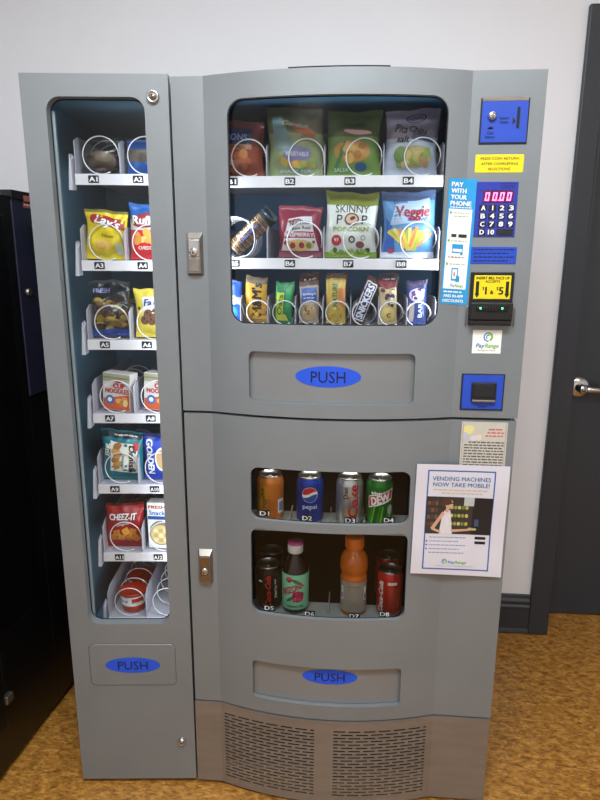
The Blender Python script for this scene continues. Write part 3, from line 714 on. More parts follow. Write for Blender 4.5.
# A7, A8 noodle soup boxes
def soup_box(loc, rz, label, tilt=0):
    b = MB(); w_, d_, h_ = .078, .040, .098
    b.box(-w_/2, w_/2, -d_/2, d_/2, 0, h_, ink('#d9d2cc'), .0012); P = flat(0, -d_/2, 0)
    b.rect(P, -w_/2+.001, w_/2-.001, h_-.022, h_-.002, ink('#a8a08c'), .0004); b.rect(P, -.037, .037, h_-.014, h_-.010, ink('#7d8a58'), .0006)
    b.ell(P, .006, h_-.020, .012, .004, ink('#a82228'), .0008)
    OR = ink('#cf5a30'); b.rect(P, -w_/2+.001, w_/2-.001, .002, .012, OR, .0005); b.quad(P, [(-.037, .012), (.037, .012), (.037, .044), (-.037, .030)], OR, .0005)
    RR = ink('#b5202c'); b.text(P, 'CUP', .008, h_-.032, .013, RR, .032, .0010, bold=.05); b.text(P, 'NOODLES', .003, h_-.046, .012, RR, .066, .0010, bold=.04)
    b.ell(P, -.018, .028, .012, .012, ink('#2f6cb4'), .0010); b.ell(P, -.018, .028, .006, .006, W_, .0012)
    for k, (u, v) in enumerate(((.008, .026), (.022, .030), (.016, .020), (.026, .022))): b.ell(P, u, v, .010, .007, ink(['#e0b060', '#d99a48', '#c87838', '#e8c888'][k]), .0010+.0001*k, .5*k)
    b.rect(lambda u, v, off: (-w_/2-off, u, v), -.016, .016, .02, .08, ink('#b9b2ac'), .0004)
    return thing(b, 'noodle_box', loc, rz, label, 'soup box', 'noodle cup boxes', tilt)
soup_box(SL(.137, DEP+.005, ZF[3]+.004), SR-.25, 'white and red noodle soup box at slot A7, fully in view', .06)
soup_box(SL(.2440, DEP+.005, ZF[3]+.004), SR-.25, 'white and red noodle soup box at slot A8, cut off by the door frame', .05)
# A9 teal bag
b = Bag(.112, .136, .042, '#15707e', [(.86, .98, '#0c2f3c')], seed=12, wr=.0028); TL = ink('#e8e4da')
b.mb.quad(b.P, [(-.030, .026), (.044, .022), (.044, .104), (-.030, .108)], TL, .0010)
for k in range(6): b.mb.ell(b.P, -.016+.006*(k % 2), .038+.012*k, .013, .008, ink(['#b98248', '#c99858', '#a87038'][k % 3]), .0014+.0001*k, .5)
b.mb.text(b.P, 'Danish', .030, .064, .016, Kk, .072, .0022, rot=-PI/2, bold=.02); b.mb.text(b.P, 'Cinnamon', .006, .058, .008, ink('#15808e'), .045, .0024, rot=-PI/2, bold=.02)
b.mb.text(b.P, 'Big', -.041, .085, .014, TL, .030, .0014, rot=PI/2, bold=.03); b.mb.ell(b.P, .040, .098, .009, .011, ink('#b8302c'), .0016)
b.mb.words(b.P, -.02, .042, .124, .003, TL, .0012, 5)
b.done('snack_bag', SL(.133, DEP, ZF[4]+.0035), SR, 'teal pastry bag with sideways lettering at slot A9', 'pastry bag', GA, tilt=.05)
# A10 blue bag, white letters
b = Bag(.092, .130, .036, '#1c3fae', [(.9, 1, '#141f52')], seed=13); b.mb.text(b.P, 'GOLDEN', -.026, .066, .018, W_, .095, .0016, rot=-PI/2, bold=.04); b.mb.ell(b.P, .008, .06, .022, .034, W_, .0010); b.mb.ell(b.P, .008, .06, .018, .028, ink('#c8a070'), .0014)
b.done('snack_bag', SL(.2390, DEP, ZF[4]+.0035), SR, 'royal blue bag with white sideways lettering at slot A10', 'snack bag', GA)
# A11 red cracker bag
b = Bag(.106, .128, .040, '#9c1d22', [(.95, 1, '#5e1216')], seed=14)
b.mb.text(b.P, 'CHEEZ-IT', -.002, .094, .0165, Kk, .078, .0014, bold=.07); b.mb.text(b.P, 'CHEEZ-IT', -.002, .0945, .0165, W_, .076, .0022, bold=.03)
b.mb.text(b.P, 'Original', .000, .074, .007, W_, .036, .0016, rot=.15, slant=.3)
for k, (u, v, a) in enumerate(((-.018, .048, .2), (.008, .052, .5), (.028, .050, -.2), (-.030, .034, .4), (-.006, .034, -.3), (.016, .032, .1), (.034, .030, .6))):
    r = .0105; pts = [(u+r*math.cos(a+t)*1.3, v+r*math.sin(a+t)*1.3) for t in (-2.36, -.79, .79, 2.36)]
    b.mb.quad(b.P, pts, ink(['#c8802c', '#d9963c', '#b9702a'][k % 3]), .0012+.00015*k); b.mb.ell(b.P, u, v, .0016, .0016, ink('#7a4416'), .0026)
b.done('snack_bag', SL(.132, DEP, ZF[5]+.0035), SR, 'red cheese-cracker bag with white lettering at slot A11', 'cracker bag', GA)
# A12 white and blue cracker box
b = MB(); w_, d_, h_ = .088, .036, .132; b.box(-w_/2, w_/2, -d_/2, d_/2, 0, h_, W_, .0012); P = flat(0, -d_/2, 0)
b.rect(lambda u, v, off: (-w_/2-off, u, v), -d_/2+.001, d_/2-.001, .002, h_-.002, ink('#1f63b4'), .0004, 1, 1)
b.rect(P, -.042, .042, .084, .094, ink('#1f4f9c'), .0005); b.text(P, 'FRESH', -.016, h_-.012, .009, ink('#b8343a'), .046, .0006, bold=.03); b.text(P, 'Snack', -.016, h_-.028, .013, ink('#2a6cc0'), .044, .0006, bold=.02)
b.ell(P, -.008, .045, .032, .036, ink('#8e8572'), .0005); b.ell(P, -.008, .040, .028, .028, ink('#d9c08a'), .0007)
for k in range(9): b.ell(P, -.022+.014*(k % 3), .024+.014*(k//3), .0065, .006, ink(['#e8d8a8', '#c8a668'][k % 2]), .0009)
thing(b, 'snack_box', SL(.2410, DEP+.002, ZF[5]+.0035), SR-.1, 'white and blue cracker box at slot A12, right of the red bag', 'snack box', GA)
# A13 soup cups
def soup_cup(loc, label):
    R1 = ink('#c4341c'); b = MB(); b.lathe([(0, 0), (.028, 0), (.030, .002), (.034, .022), (.034, .0221), (.0365, .050), (.0375, .055)], [W_, W_, R1, W_, W_, ink('#cfc6b8')], n=40)
    def P(u, v, off): a = u/.035-PI/2; r = .030+.0065*v/.050+off; return (r*math.cos(a), r*math.sin(a), v)
    b.rect(P, .004, .040, .010, .046, R1, .0008); b.text(P, 'SOUP', .021, .030, .010, W_, .024, .0012, bold=.03)
    b.rect(P, -.050, -.006, .010, .020, R1, .0008); b.words(P, -.04, -.008, .036, .005, ink('#6d7a70'), .0008, 4); b.words(P, -.04, -.008, .027, .004, ink('#6d7a70'), .0008, 5)
    o = thing(b, 'soup_cup', loc, SR, label, 'soup cup', 'red lidded soup cups')
    c = MB(); c.lathe([(.036, .052), (.0395, .053), (.0395, .0585), (.037, .0600), (.034, .0575), (0, .0575)], ink('#b02a14', .35), n=40); c.text(lambda u, v, off: (u, v, .0575+off), 'HOT', 0, 0, .006, ink('#d9583a'), .02, .0004); c.build('lid', o)
soup_cup(SL(.138, DEP+.012, ZF[6]+.0035), 'white soup cup with red lid at slot A13, nearest the glass')
soup_cup(SL(.138, DEP+.098, ZF[6]+.0035), 'white soup cup with red lid at slot A13, behind the front one')

# ------------------------------------------------------------ upper trays of the wide machine
YB_ = .0985
b = Bag(.112, .122, .042, '#6b1f1e', [(0, .52, '#8a3a20')], seed=21); NB = ink('#17214f')
b.mb.rect(b.P, -.052, .030, .070, .105, NB, .0010); b.mb.text(b.P, 'LIONS', -.010, .085, .014, ink('#8fa0d8'), .056, .0016, bold=.03); b.mb.rect(b.P, -.052, .030, .058, .069, ink('#b4602c'), .0012); b.mb.text(b.P, 'HOT FRIES', -.010, .063, .006, Kk, .05, .0018)
blobs(b.mb, b.P, 3, ['#b0562a', '#8f3c20', '#c87a3c'], 16, -.04, .035, .012, .05, .010)
b.done('snack_bag', (.134, YB_, 1.6355), 0, 'dark red and navy bag at the left end of the top tray', 'chip bag', GB)
b = Bag(.130, .150, .046, '#8a9668', [(.62, 1, '#5f5b40')], seed=22, wr=.003, waist=.03)
b.mb.quad(b.P, [(-.050, .055), (-.004, .058), (-.030, .128), (-.052, .128)], ink('#6f8c8c'), .0010); b.mb.ell(b.P, .022, .098, .028, .010, ink('#b5622e'), .0012, -.35)
b.mb.text(b.P, 'Garden', .002, .112, .011, ink('#c2bfa8'), .060, .0016, rot=-.1, slant=.3); b.mb.ell(b.P, .003, .048, .034, .017, ink('#77739a'), .0012); b.mb.text(b.P, 'VEGETABLE', .003, .048, .009, ink('#d3d3dd'), .054, .0018)
blobs(b.mb, b.P, 5, ['#c9a04a', '#a8b04c', '#c87838', '#8fa848'], 12, -.045, .045, .022, .034, .009); b.mb.text(b.P, 'SNACK MIX', .0, .012, .007, ink('#b8d4e0'), .074, .0020)
b.done('snack_bag', (.264, YB_, 1.6355), 0, 'olive bag with orange and purple print, above label B2', 'chip bag', GB)
b = Bag(.126, .143, .046, '#6d8c42', [(.60, 1, '#4a5626')], seed=23); b.mb.ell(b.P, .010, .094, .034, .005, ink('#c79a9a'), .0012, -.1); b.mb.ell(b.P, -.004, .053, .044, .024, ink('#b0803a'), .0010); blobs(b.mb, b.P, 6, ['#c08c40', '#a06a30', '#8c7434', '#c8a050'], 14, -.036, .034, .036, .068, .012)
b.mb.text(b.P, 'Tortilla', 0, .110, .012, ink('#2e3518'), .060, .0014, slant=.2); b.mb.quad(b.P, [(-.048, .018), (-.042, .012), (-.014, .068), (-.022, .074)], ink('#3c7040'), .0024); b.mb.text(b.P, 'SALSA', -.030, .014, .008, ink('#b8d4c8'), .032, .0026); b.mb.ell(b.P, .016, .020, .014, .008, ink('#24508c'), .0020)
b.done('snack_bag', (.400, YB_, 1.6355), 0, 'dark green chip bag above label B3 on the top tray', 'chip bag', GB)
b = Bag(.124, .143, .044, '#b4bccb', [(.55, 1, '#8a8090')], seed=24); DB = ink('#262a3a')
b.mb.ell(b.P, .006, .122, .024, .010, DB, .0010, ri=.86); b.mb.text(b.P, 'HERRS', .006, .122, .009, DB, .034, .0014); b.mb.text(b.P, 'Pita', -.027, .100, .018, DB, .028, .0016, rot=-.15, slant=.2, bold=.02); b.mb.text(b.P, 'Chips', .012, .096, .013, DB, .044, .0018, rot=-.25, slant=.2, bold=.02)
b.mb.text(b.P, 'salt', -.022, .078, .014, DB, .028, .0016, bold=.03, slant=.2); b.mb.quad(b.P, [(-.004, .078), (.050, .068), (.052, .076), (0, .092)], ink('#4a5670'), .0012)
b.mb.ell(b.P, .008, .040, .042, .023, ink('#a89a64'), .0012); blobs(b.mb, b.P, 8, ['#b8a060', '#88984c', '#b08858', '#c8b880', '#70884a'], 13, -.030, .040, .026, .052, .013); b.mb.ell(b.P, -.026, .045, .015, .017, ink('#647f40'), .0030)
b.done('snack_bag', (.530, YB_, 1.6355), 0, 'grey lilac chip bag with black script above label B4', 'chip bag', GB)
# B5 sleeve of round crackers lying diagonally
def cracker_sleeve():
    b = MB(); L_ = .128; r = .0215; CR = [ink('#d8b48c', .7), ink('#b88c62', .7)]
    for k in range(19):
        z = .006+k*.0062; b.lathe([(0, z), (r*.97, z), (r, z+.0012), (r, z+.0036), (r*.97, z+.0048), (0, z+.0048)], CR[k % 2], n=20, smooth=False)
    o = thing(b, 'cracker_sleeve', (.108, .108, 1.4660), 0, 'sleeve of brown crackers in clear blue wrap leaning diagonally above label B5', 'cracker pack', GB, tilt=.82)
    c = MB(); R2 = r+.0014
    def Q(i, j):
        t = j/16; z = -.004+t*.138; k = 1 if .06 < t < .93 else .45+.55*min(t/.06, (1-t)/.07) if 0 < t < 1 else .45
        a = 2*PI*i/24; return (R2*math.cos(a)*(k if k == 1 else 1.1), R2*math.sin(a)*k, z)
    c.grid(Q, 24, 16, lambda i, j: BLUEFILM if (j > 12 or j < 1 or i % 24 in (5, 6, 7)) else FILM, True, True); c.build('wrapper', o)
    d = MB(); P = lambda u, v, off: ((R2+off)*math.cos(u/R2-PI/2-.5), (R2+off)*math.sin(u/R2-PI/2-.5), v)
    d.text(P, 'Nutty', 0, .060, .012, ink('#e4e2ee'), .05, .0008, rot=PI/2, bold=.02); d.text(P, 'CRACKERS', .013, .06, .006, ink('#4a66b0'), .06, .0008, rot=PI/2, bold=.02)
    d.build('wrapper_print', o)
cracker_sleeve()
b = Bag(.106, .118, .042, '#84263c', [(0, .12, '#8c4a58')], seed=26); LGY = ink('#cfcbd0')
b.mb.quad(b.P, [(-.048, .016), (.046, .016), (.030, .096), (-.026, .088)], LGY, .0010); b.mb.text(b.P, 'Nut-Thins', .002, .080, .009, Kk, .050, .0016, rot=.12, bold=.02); b.mb.text(b.P, 'Raw Real', .006, .068, .008, Kk, .046, .0016, rot=.08, bold=.01)
b.mb.rect(b.P, -.042, .042, .045, .060, ink('#9c2a40'), .0014); b.mb.text(b.P, 'RASPBERRY', 0, .0525, .009, LGY, .074, .0020, bold=.03)
b.mb.ell(b.P, 0, .028, .036, .013, ink('#c8a868'), .0016); 
for u, c_ in ((-.018, '#9a2c3c'), (.004, '#8a2434'), (.022, '#5c7a3c')): b.mb.ell(b.P, u, .028, .007, .007, ink(c_), .0020)
b.done('snack_bag', (.276, YB_, 1.4510), 0, 'maroon and silver raspberry snack bag above label B6', 'snack bag', GB)
b = Bag(.126, .150, .048, '#d5d8d2', [(.80, 1, '#7c8434'), (0, .09, '#7d9a30')], seed=27); GR = ink('#9aa83c')
b.mb.text(b.P, 'SKINNY', .000, .112, .018, Kk, .082, .0016, bold=.0); b.mb.text(b.P, 'P', -.030, .088, .022, Kk, .014, .0016, bold=.0); b.mb.text(b.P, 'P', .032, .088, .022, Kk, .014, .0016, bold=.0); b.mb.ell(b.P, .000, .088, .018, .014, ink('#6a4436'), .0014); b.mb.ell(b.P, .000, .088, .0145, .0105, ink('#d8b8a0'), .0018); b.mb.ell(b.P, .002, .090, .007, .004, ink('#7c3c30'), .0022, .4)
b.mb.text(b.P, 'POPCORN', .0, .066, .010, GR, .088, .0016, bold=.02); b.mb.ell(b.P, -.034, .040, .0125, .0125, ink('#b8243c'), .0016); b.mb.text(b.P, '97', -.034, .041, .008, W_, .011, .0020)
b.mb.ell(b.P, .004, .042, .008, .008, Kk, .0016, ri=.6); b.mb.ell(b.P, .024, .030, .0105, .008, ink('#7c3a44'), .0016); b.mb.ell(b.P, .032, .046, .006, .006, GY, .0016, ri=.7); blobs(b.mb, b.P, 4, ['#6f9430', '#3c5c24', '#9cb84c'], 14, -.045, .045, .012, .018, .007, .0012)
b.done('snack_bag', (.397, YB_, 1.4510), 0, 'white and green popcorn bag above label B7', 'popcorn bag', GB)
b = Bag(.126, .152, .048, '#5c8fc0', [(.86, 1, '#4c5f86'), (0, .10, '#c8cfd8')], seed=28); b.mb.quad(b.P, [(-.050, .074), (.050, .085), (.050, .135), (-.030, .128)], ink('#a8bcd6'), .0008)
b.mb.text(b.P, 'Good', -.020, .130, .010, ink('#2c4c98'), .032, .0016, rot=.05); b.mb.text(b.P, 'Veggie', .008, .107, .026, ink('#8c1c30'), .082, .0020, bold=.03, slant=.12); b.mb.text(b.P, 'STRAWS', .020, .088, .007, ink('#2c5c9c'), .050, .0016, bold=.02)
b.mb.quad(b.P, [(-.058, .014), (-.030, .014), (-.045, .075), (-.058, .090)], ink('#2a5cae'), .0006)
SC = ['#d8c04c', '#e0d070', '#d88a58', '#a8b04a', '#e0b060']; R_ = random.Random(5)
for k in range(15):
    u = -.034+.005*k; a = PI/2+.9-.12*k+R_.uniform(-.15, .15); cx, cv = u, .044+R_.uniform(-.006, .006); l, r = .024, .0042
    du, dv = math.cos(a), math.sin(a); b.mb.quad(b.P, [(cx-l*du-r*dv, cv-l*dv+r*du), (cx-l*du+r*dv, cv-l*dv-r*du), (cx+l*du+r*dv, cv+l*dv-r*du), (cx+l*du-r*dv, cv+l*dv+r*du)], ink(SC[(k*3) % 5]), .0014+.0002*(k % 6))
b.mb.ell(b.P, -.040, .016, .008, .006, ink('#b04050'), .0016)
b.done('snack_bag', (.531, YB_, 1.4510), 0, 'light blue veggie straw bag above label B8', 'snack bag', GB)

# ------------------------------------------------------------ bars on the bottom snack tray
ZC = 1.2935; YC = .090
def bar(cx, w_, h_, base, label, fn, bands=(), tilt=0, seed=1, y=YC, cat='snack bar', d=.020):
    b = Bag(w_, h_, d, base, bands, seed, wr=.0012, waist=.03, seals=.045); fn(b.mb, b.P); return b.done('snack_bar', (cx, y, ZC), 0, label, cat, GC, tilt)
def f1(m, P): m.ell(P, 0, .055, .016, .012, ink('#b8c0c8'), .0010); m.ell(P, .0, .025, .016, .015, ink('#2c7cc8'), .0010)
bar(.108, .050, .102, '#1c4da0', 'blue and silver pack at the far left of the bottom snack tray', f1, [(.45, .62, '#9aa0aa')], 0, 31)
def f2(m, P): m.text(P, "M&M's", .002, .058, .024, ink('#1c1410'), .078, .0014, rot=PI/2, bold=.035); blobs(m, P, 2, ['#a87c34', '#d8b038', '#8c6024'], 7, -.020, .020, .016, .03, .007)
bar(.1665, .054, .112, '#c89428', 'yellow brown candy pouch with large black vertical letters on bottom snack tray', f2, [(.84, 1, '#6a5a48'), (0, .10, '#8a6a30')], .04, 32, cat='candy pouch')
def f3(m, P):
    m.rect(P, -.018, .0, .012, .075, ink('#c4cc3c'), .0010); m.text(P, 'Oats', -.009, .045, .012, ink('#3a7c34'), .05, .0016, rot=PI/2, bold=.02); m.rect(P, .004, .018, .04, .085, ink('#2fa05c'), .0010); m.quad(P, [(-.016, .006), (.014, .006), (.006, .022), (-.012, .022)], ink('#d8dc50'), .0014)
bar(.234, .046, .100, '#1e7c48', 'green and yellow granola bar on the bottom snack tray', f3, (), .06, 33)
def f4(m, P): m.rect(P, -.019, .019, .052, .086, ink('#3b58a8'), .0010); m.text(P, "Granny's", 0, .072, .006, W_, .032, .0014); m.words(P, -.014, .014, .062, .003, ink('#c0c8e8'), .0014, 3); m.ell(P, 0, .028, .018, .022, ink('#c8a878'), .0010); m.ell(P, 0, .048, .015, .004, ink('#d8cdb8'), .0014); blobs(m, P, 9, ['#8c6440', '#dcc49c'], 8, -.014, .014, .014, .04, .003, .0014)
bar(.2985, .048, .102, '#a8998c', 'tan cookie pack with blue panel on the bottom snack tray', f4, [(.87, 1, '#6a5048')], 0, 34, cat='cookie pack')
def f5(m, P): m.text(P, 'NATURE', -.002, .070, .013, ink('#2c6c40'), .055, .0014, rot=PI/2, bold=.02); m.quad(P, [(.006, .048), (.021, .040), (.021, .085), (.008, .085)], ink('#cf7c48'), .0010); blobs(m, P, 7, ['#e0cc70', '#b89038', '#d8b850'], 14, -.018, .018, .010, .038, .005)
bar(.3640, .048, .118, '#cfae52', 'pale yellow granola bar, tallest on the bottom snack tray', f5, [(.90, 1, '#70584a')], 0, 35)
def f6(m, P):
    m.quad(P, [(-.0135, .010), (.0135, .010), (.0135, .106), (-.0135, .106)], W_, .0006); m.rect(P, -.0115, .0115, .013, .103, ink('#282a80'), .0010); m.text(P, 'SNICKERS', 0, .058, .017, W_, .084, .0016, rot=PI/2, bold=.04)
bar(.414, .034, .118, '#5c3428', 'brown candy bar with white letters on blue, leaning right', f6, (), .36, 36, cat='candy bar', d=.016)
def f7(m, P): m.ell(P, 0, .096, .018, .010, ink('#7c1c28'), .0010); blobs(m, P, 12, ['#5a3440', '#e8d8b8', '#3c2c50'], 12, -.014, .014, .045, .085, .0055); m.ell(P, 0, .024, .017, .018, ink('#dcc070'), .0010); m.text(P, 'C', .002, .022, .011, ink('#4a3820'), .009, .0014, bold=.03)
bar(.4915, .044, .108, '#c9b48c', 'cream cookie pack with dark red top on the bottom snack tray', f7, [(.82, 1, '#6a2430')], -.05, 37, cat='cookie pack')
def f8(m, P): m.ell(P, 0, .072, .018, .016, ink('#c4b8d0'), .0010); blobs(m, P, 13, ['#5a3470', '#e0d4e8', '#6a3c58'], 10, -.014, .014, .062, .084, .006, .0014); m.rect(P, -.018, -.006, .008, .052, ink('#9a8c84'), .0010); m.text(P, 'BAR', .008, .035, .010, ink('#c8cce0'), .034, .0014, rot=PI/2, bold=.02)
bar(.5575, .050, .106, '#2b3a74', 'dark blue and purple pack at the right end of the bottom snack tray', f8, [(.86, 1, '#3a2c54')], 0, 38)
for cx, hx, lb in ((.3320, '#94182c', 'dark red pack standing behind the pale yellow granola bar'), (.2985, '#5e4438', 'brown pack standing behind the tan cookie pack'), (.4915, '#54484c', 'grey brown pack standing behind the cream cookie pack')):
    bar(cx if cx != .332 else .364, .052, .120, hx, lb, lambda m, P: m.words(P, -.015, .015, .105, .004, W_, .001, 2), (), 0, int(cx*100), YC+.045)

# ------------------------------------------------------------ drinks
CR_ = .0345; CH = .128
ALU = pm('can_aluminium', '#c4c4c2', .28, 1, .04, 60)
def can(loc, rz, base, metal, label, art, group='cans behind the drink window', cat='drink can'):
    BM = ink(base, .28, metal); b = MB(); r = CR_
    b.lathe([(r*.70, 0), (r*.76, .0), (r*.97, .010), (r, .014), (r, .108), (r*.985, .1115), (r*.86, .1235)], [ALU, ALU, BM, BM, BM, BM], n=48)
    P = lambda u, v, off: ((r+off*.5)*math.cos(u/r-PI/2), (r+off*.5)*math.sin(u/r-PI/2), v)
    if art: art(b, P)
    o = thing(b, 'drink_can', loc, rz, label, cat, group)
    c = MB(); c.lathe([(r*.86, .1235), (r*.88, .1265), (r*.86, .128), (r*.82, .127), (r*.79, .1215), (0, .1220)], ALU, n=40)
    c.lathe([(0, .1245), (.0035, .1245), (.004, .122)], ALU, 0, 0, 12); c.prism([(0, 0)]*0 or [(-.007, .1), (.007, .1), (.007, .1), (-.007, .1)], 0, 0, ALU) if False else None
    c.tube([(0, -.004, .1250), (.006, -.010, .1252), (.005, -.017, .1252), (-.005, -.017, .1252), (-.006, -.010, .1252), (0, -.004, .1250)], .0011, ALU, 6)
    c.build('can_lid', o); return o
def a1(b, P):
    YL = ink('#cf8a1c', .3, .3); b.rect(P, -.036, -.008, .018, .106, YL, .0006, 8); b.text(P, 'Tropical', -.020, .066, .013, ink('#54401c'), .07, .0012, rot=PI/2+.2, slant=.3, bold=.02)
    for k in range(7): b.ell(P, -.030+.006*(k % 4), .026+.011*k, .004, .0025, ink('#8c5c18'), .0010, .7*k)
    b.rect(P, .020, .040, .028, .066, ink('#cfd0d8'), .0008); b.rect(P, .023, .038, .034, .058, ink('#9098a8'), .0012)
    for k in range(5): b.rect(P, .0245+.0028*k, .0255+.0028*k, .034, .060, ink('#30343c'), .0016, 1, 1)
can((.204, .0620, .7830), .12, '#d07a34', .5, 'orange and gold can at slot D1, upper shelf left end', a1)
def a2(b, P):
    r = .0205; cu, cv = .002, .084; b.ell(P, cu, cv, r, r, W_, .0006, n=36)
    RD2, BL2 = ink('#c8202c'), ink('#16489c')
    def seg(top, m):     # crescents of the round emblem
        n = 20; rows = []
        for i in range(n+1):
            x = -r*.96+2*r*.96*i/n; lim = math.sqrt(max(0, (r*.96)**2-x*x)); wv = .0045*math.sin(x/r*2.4)+.0018
            a = (wv+.0022 if top else wv-.0040-.0016*math.cos(x/r*1.5)); e = lim if top else -lim
            rows.append((x, max(-lim, min(lim, a)), e))
        b.grid(lambda i, j: P(cu+rows[i][0], cv+rows[i][1]+(rows[i][2]-rows[i][1])*j/4, .0012), n, 4, m)
    seg(True, RD2); seg(False, BL2)
    b.text(P, 'pepsi', .002, .053, .0125, ink('#cfd8f0'), .036, .0010, bold=.01)
can((.3065, .0620, .7830), 0, '#123a9c', .45, 'blue can with round red white and blue emblem at slot D2', a2)
def a3(b, P): b.text(P, 'Coke', .008, .070, .026, ink('#b01c2c'), .088, .0012, rot=PI/2, bold=.03); b.text(P, 'Diet', -.012, .092, .012, Kk, .030, .0012, rot=PI/2, bold=.02); b.words(P, -.026, -.016, .05, .03, ink('#8c8c90'), .0008, 3)
can((.4085, .0620, .7830), .05, '#c3c4c6', .85, 'silver can with red vertical lettering at slot D3', a3)
def a4(b, P):
    for k in range(9): b.quad(P, [(-.036+.008*k, .012), (-.030+.008*k, .012), (-.020+.007*k, .060), (-.024+.007*k, .060)], ink(['#1d8c34', '#63b82c', '#0f5c24'][k % 3], .3, .3), .0006)
    b.quad(P, [(-.034, .052), (.030, .076), (.034, .107), (-.034, .084)], W_, .0010); b.quad(P, [(-.032, .056), (.028, .080), (.031, .104), (-.032, .082)], ink('#b41c28'), .0014)
    b.text(P, 'Mtn', -.012, .094, .012, W_, .024, .0020, rot=.2, bold=.02); b.text(P, 'DEW', -.002, .080, .020, W_, .048, .0022, rot=.35, bold=.05, slant=.2); b.ell(P, .026, .050, .008, .013, ink('#a8aca0'), .0012)
can((.4855, .0620, .7830), .05, '#14702c', .5, 'green can with red slanted lettering at slot D4', a4)
def a5(b, P): b.text(P, 'Coca-Cola', .000, .064, .015, ink('#b01c20'), .088, .0012, rot=PI/2, bold=.03, slant=.3); b.text(P, 'zero', .020, .058, .010, ink('#cfcfcf'), .036, .0012, rot=PI/2, bold=.01); b.words(P, -.026, -.016, .09, .004, W_, .0008, 2); b.text(P, 'SUGAR', .020, .088, .004, W_, .015, .0012, rot=PI/2)
can((.1960, .0640, .5285), .1, '#1a1110', .4, 'black can with red script at slot D5, nearest the glass', a5)
can((.1960, .1420, .5285), .6, '#1a1110', .4, 'dark can at slot D5 behind the front black can', None)
def a8(b, P): b.text(P, 'Coca-Cola', -.024, .060, .014, W_, .090, .0012, rot=PI/2, bold=.02, slant=.3); b.rect(P, -.004, .020, .096, .104, ink('#e0d0c8'), .0010); b.rect(P, -.002, .030, .030, .088, ink('#b83c34', .3, .3), .0006)
can((.5205, .0640, .5285), -.1, '#c02624', .4, 'red can at slot D8, nearest the glass', a8)
can((.5205, .1420, .5285), .4, '#c02624', .4, 'red can at slot D8 standing behind the front red can', None)
# D6 bottle
DK = pm('dark_tea_bottle', '#20130f', .12, 0, .1, 30); MT = ink('#86d0a4', .35); MG = ink('#b42a50')
b = MB(); b.lathe([(0, 0), (.030, 0), (.034, .004), (.035, .012), (.0355, .02), (.0355, .112), (.034, .120), (.026, .140), (.017, .155), (.0145, .162), (.0145, .175)], DK, n=40); 
o = thing(b, 'tea_bottle', (.2695, .062, .5285), 0, 'dark tea bottle with mint green label and pink white cap at slot D6', 'bottle', 'bottles behind the drink window')
b = MB(); b.lathe([(.0360, .014), (.0362, .016), (.0362, .112), (.0360, .114)], MT, n=44); P = lambda u, v, off: ((.0363+off*.5)*math.cos(u/.0363-PI/2), (.0363+off*.5)*math.sin(u/.0363-PI/2), v)
b.text(P, 'ARIZONA', -.006, .074, .018, MG, .066, .0014, rot=.45, bold=.04); b.ell(P, .010, .052, .016, .016, MG, .0008); blobs(b, P, 4, ['#d85a80', '#8c1838', '#c83c64'], 16, -.002, .022, .040, .064, .0045, .0012); b.ell(P, -.014, .100, .009, .008, MG, .0008); blobs(b, P, 5, ['#d85a80', '#8c1838'], 7, -.019, -.009, .096, .104, .003, .0012)
b.ell(P, -.012, .044, .012, .004, ink('#2c7c4c'), .0014, .7); b.ell(P, .006, .095, .014, .005, ink('#2c7c4c'), .0012, -.5); b.text(P, 'RASPBERRY TEA', .002, .024, .0055, ink('#285038'), .046, .0010, bold=.02)
b.build('bottle_label', o)
b = MB(); b.lathe([(.0195, .166), (.0205, .168), (.0205, .189)], W_, n=36); b.lathe([(.0205, .189), (.0200, .194), (.0185, .1955), (0, .1955)], ink('#c45088'), n=36); b.build('bottle_cap', o)
# D7 sports drink
OJ = pm('orange_drink_bottle', '#c8641c', .12, 0, .06, 20); CP = ink('#e0701c')
b = MB(); b.lathe([(0, 0), (.029, 0), (.033, .004), (.0345, .014), (.0335, .060), (.0345, .098), (.0360, .104), (.0345, .110), (.0320, .116), (.0360, .124), (.0370, .140), (.0350, .158), (.028, .172), (.022, .178), (.0205, .186)], OJ, n=44)
o = thing(b, 'sports_drink_bottle', (.4250, .062, .5285), 0, 'orange sports drink bottle with orange cap and grey label at slot D7', 'bottle', 'bottles behind the drink window')
b = MB(); LBL = ink('#a09488', .3)
pr = [(.0350, .012), (.0345, .035), (.0342, .060), (.0348, .085), (.0356, .100)]
b.lathe(pr, LBL, n=44); P = lambda u, v, off: ((.0355+off*.5)*math.cos(u/.0355-PI/2), (.0355+off*.5)*math.sin(u/.0355-PI/2), v)
for u in (-.034, .034): b.rect(P, u-.004, u+.004, .045, .085, W_, .0008); b.rect(P, u-.002, u+.002, .05, .065, Kk, .0012)
b.text(P, 'Nutrition Facts', .000, .088, .0045, ink('#605850'), .036, .0010)
for k in range(9): b.rect(P, -.018, .018, .080-.0065*k, .0805-.0065*k, ink('#756c62'), .0010, 6, 1)
b.build('bottle_label', o)
b = MB(); b.lathe([(.0235, .186), (.0245, .188), (.0240, .213), (.0220, .2165), (0, .2165)], CP, n=36)
for k in range(24): a = 2*PI*k/24; b.box(-.0006, .0006, -.0249, -.0238, .190, .211, CP, xf=Matrix.Rotation(a, 4, 'Z'))
b.build('bottle_cap', o)

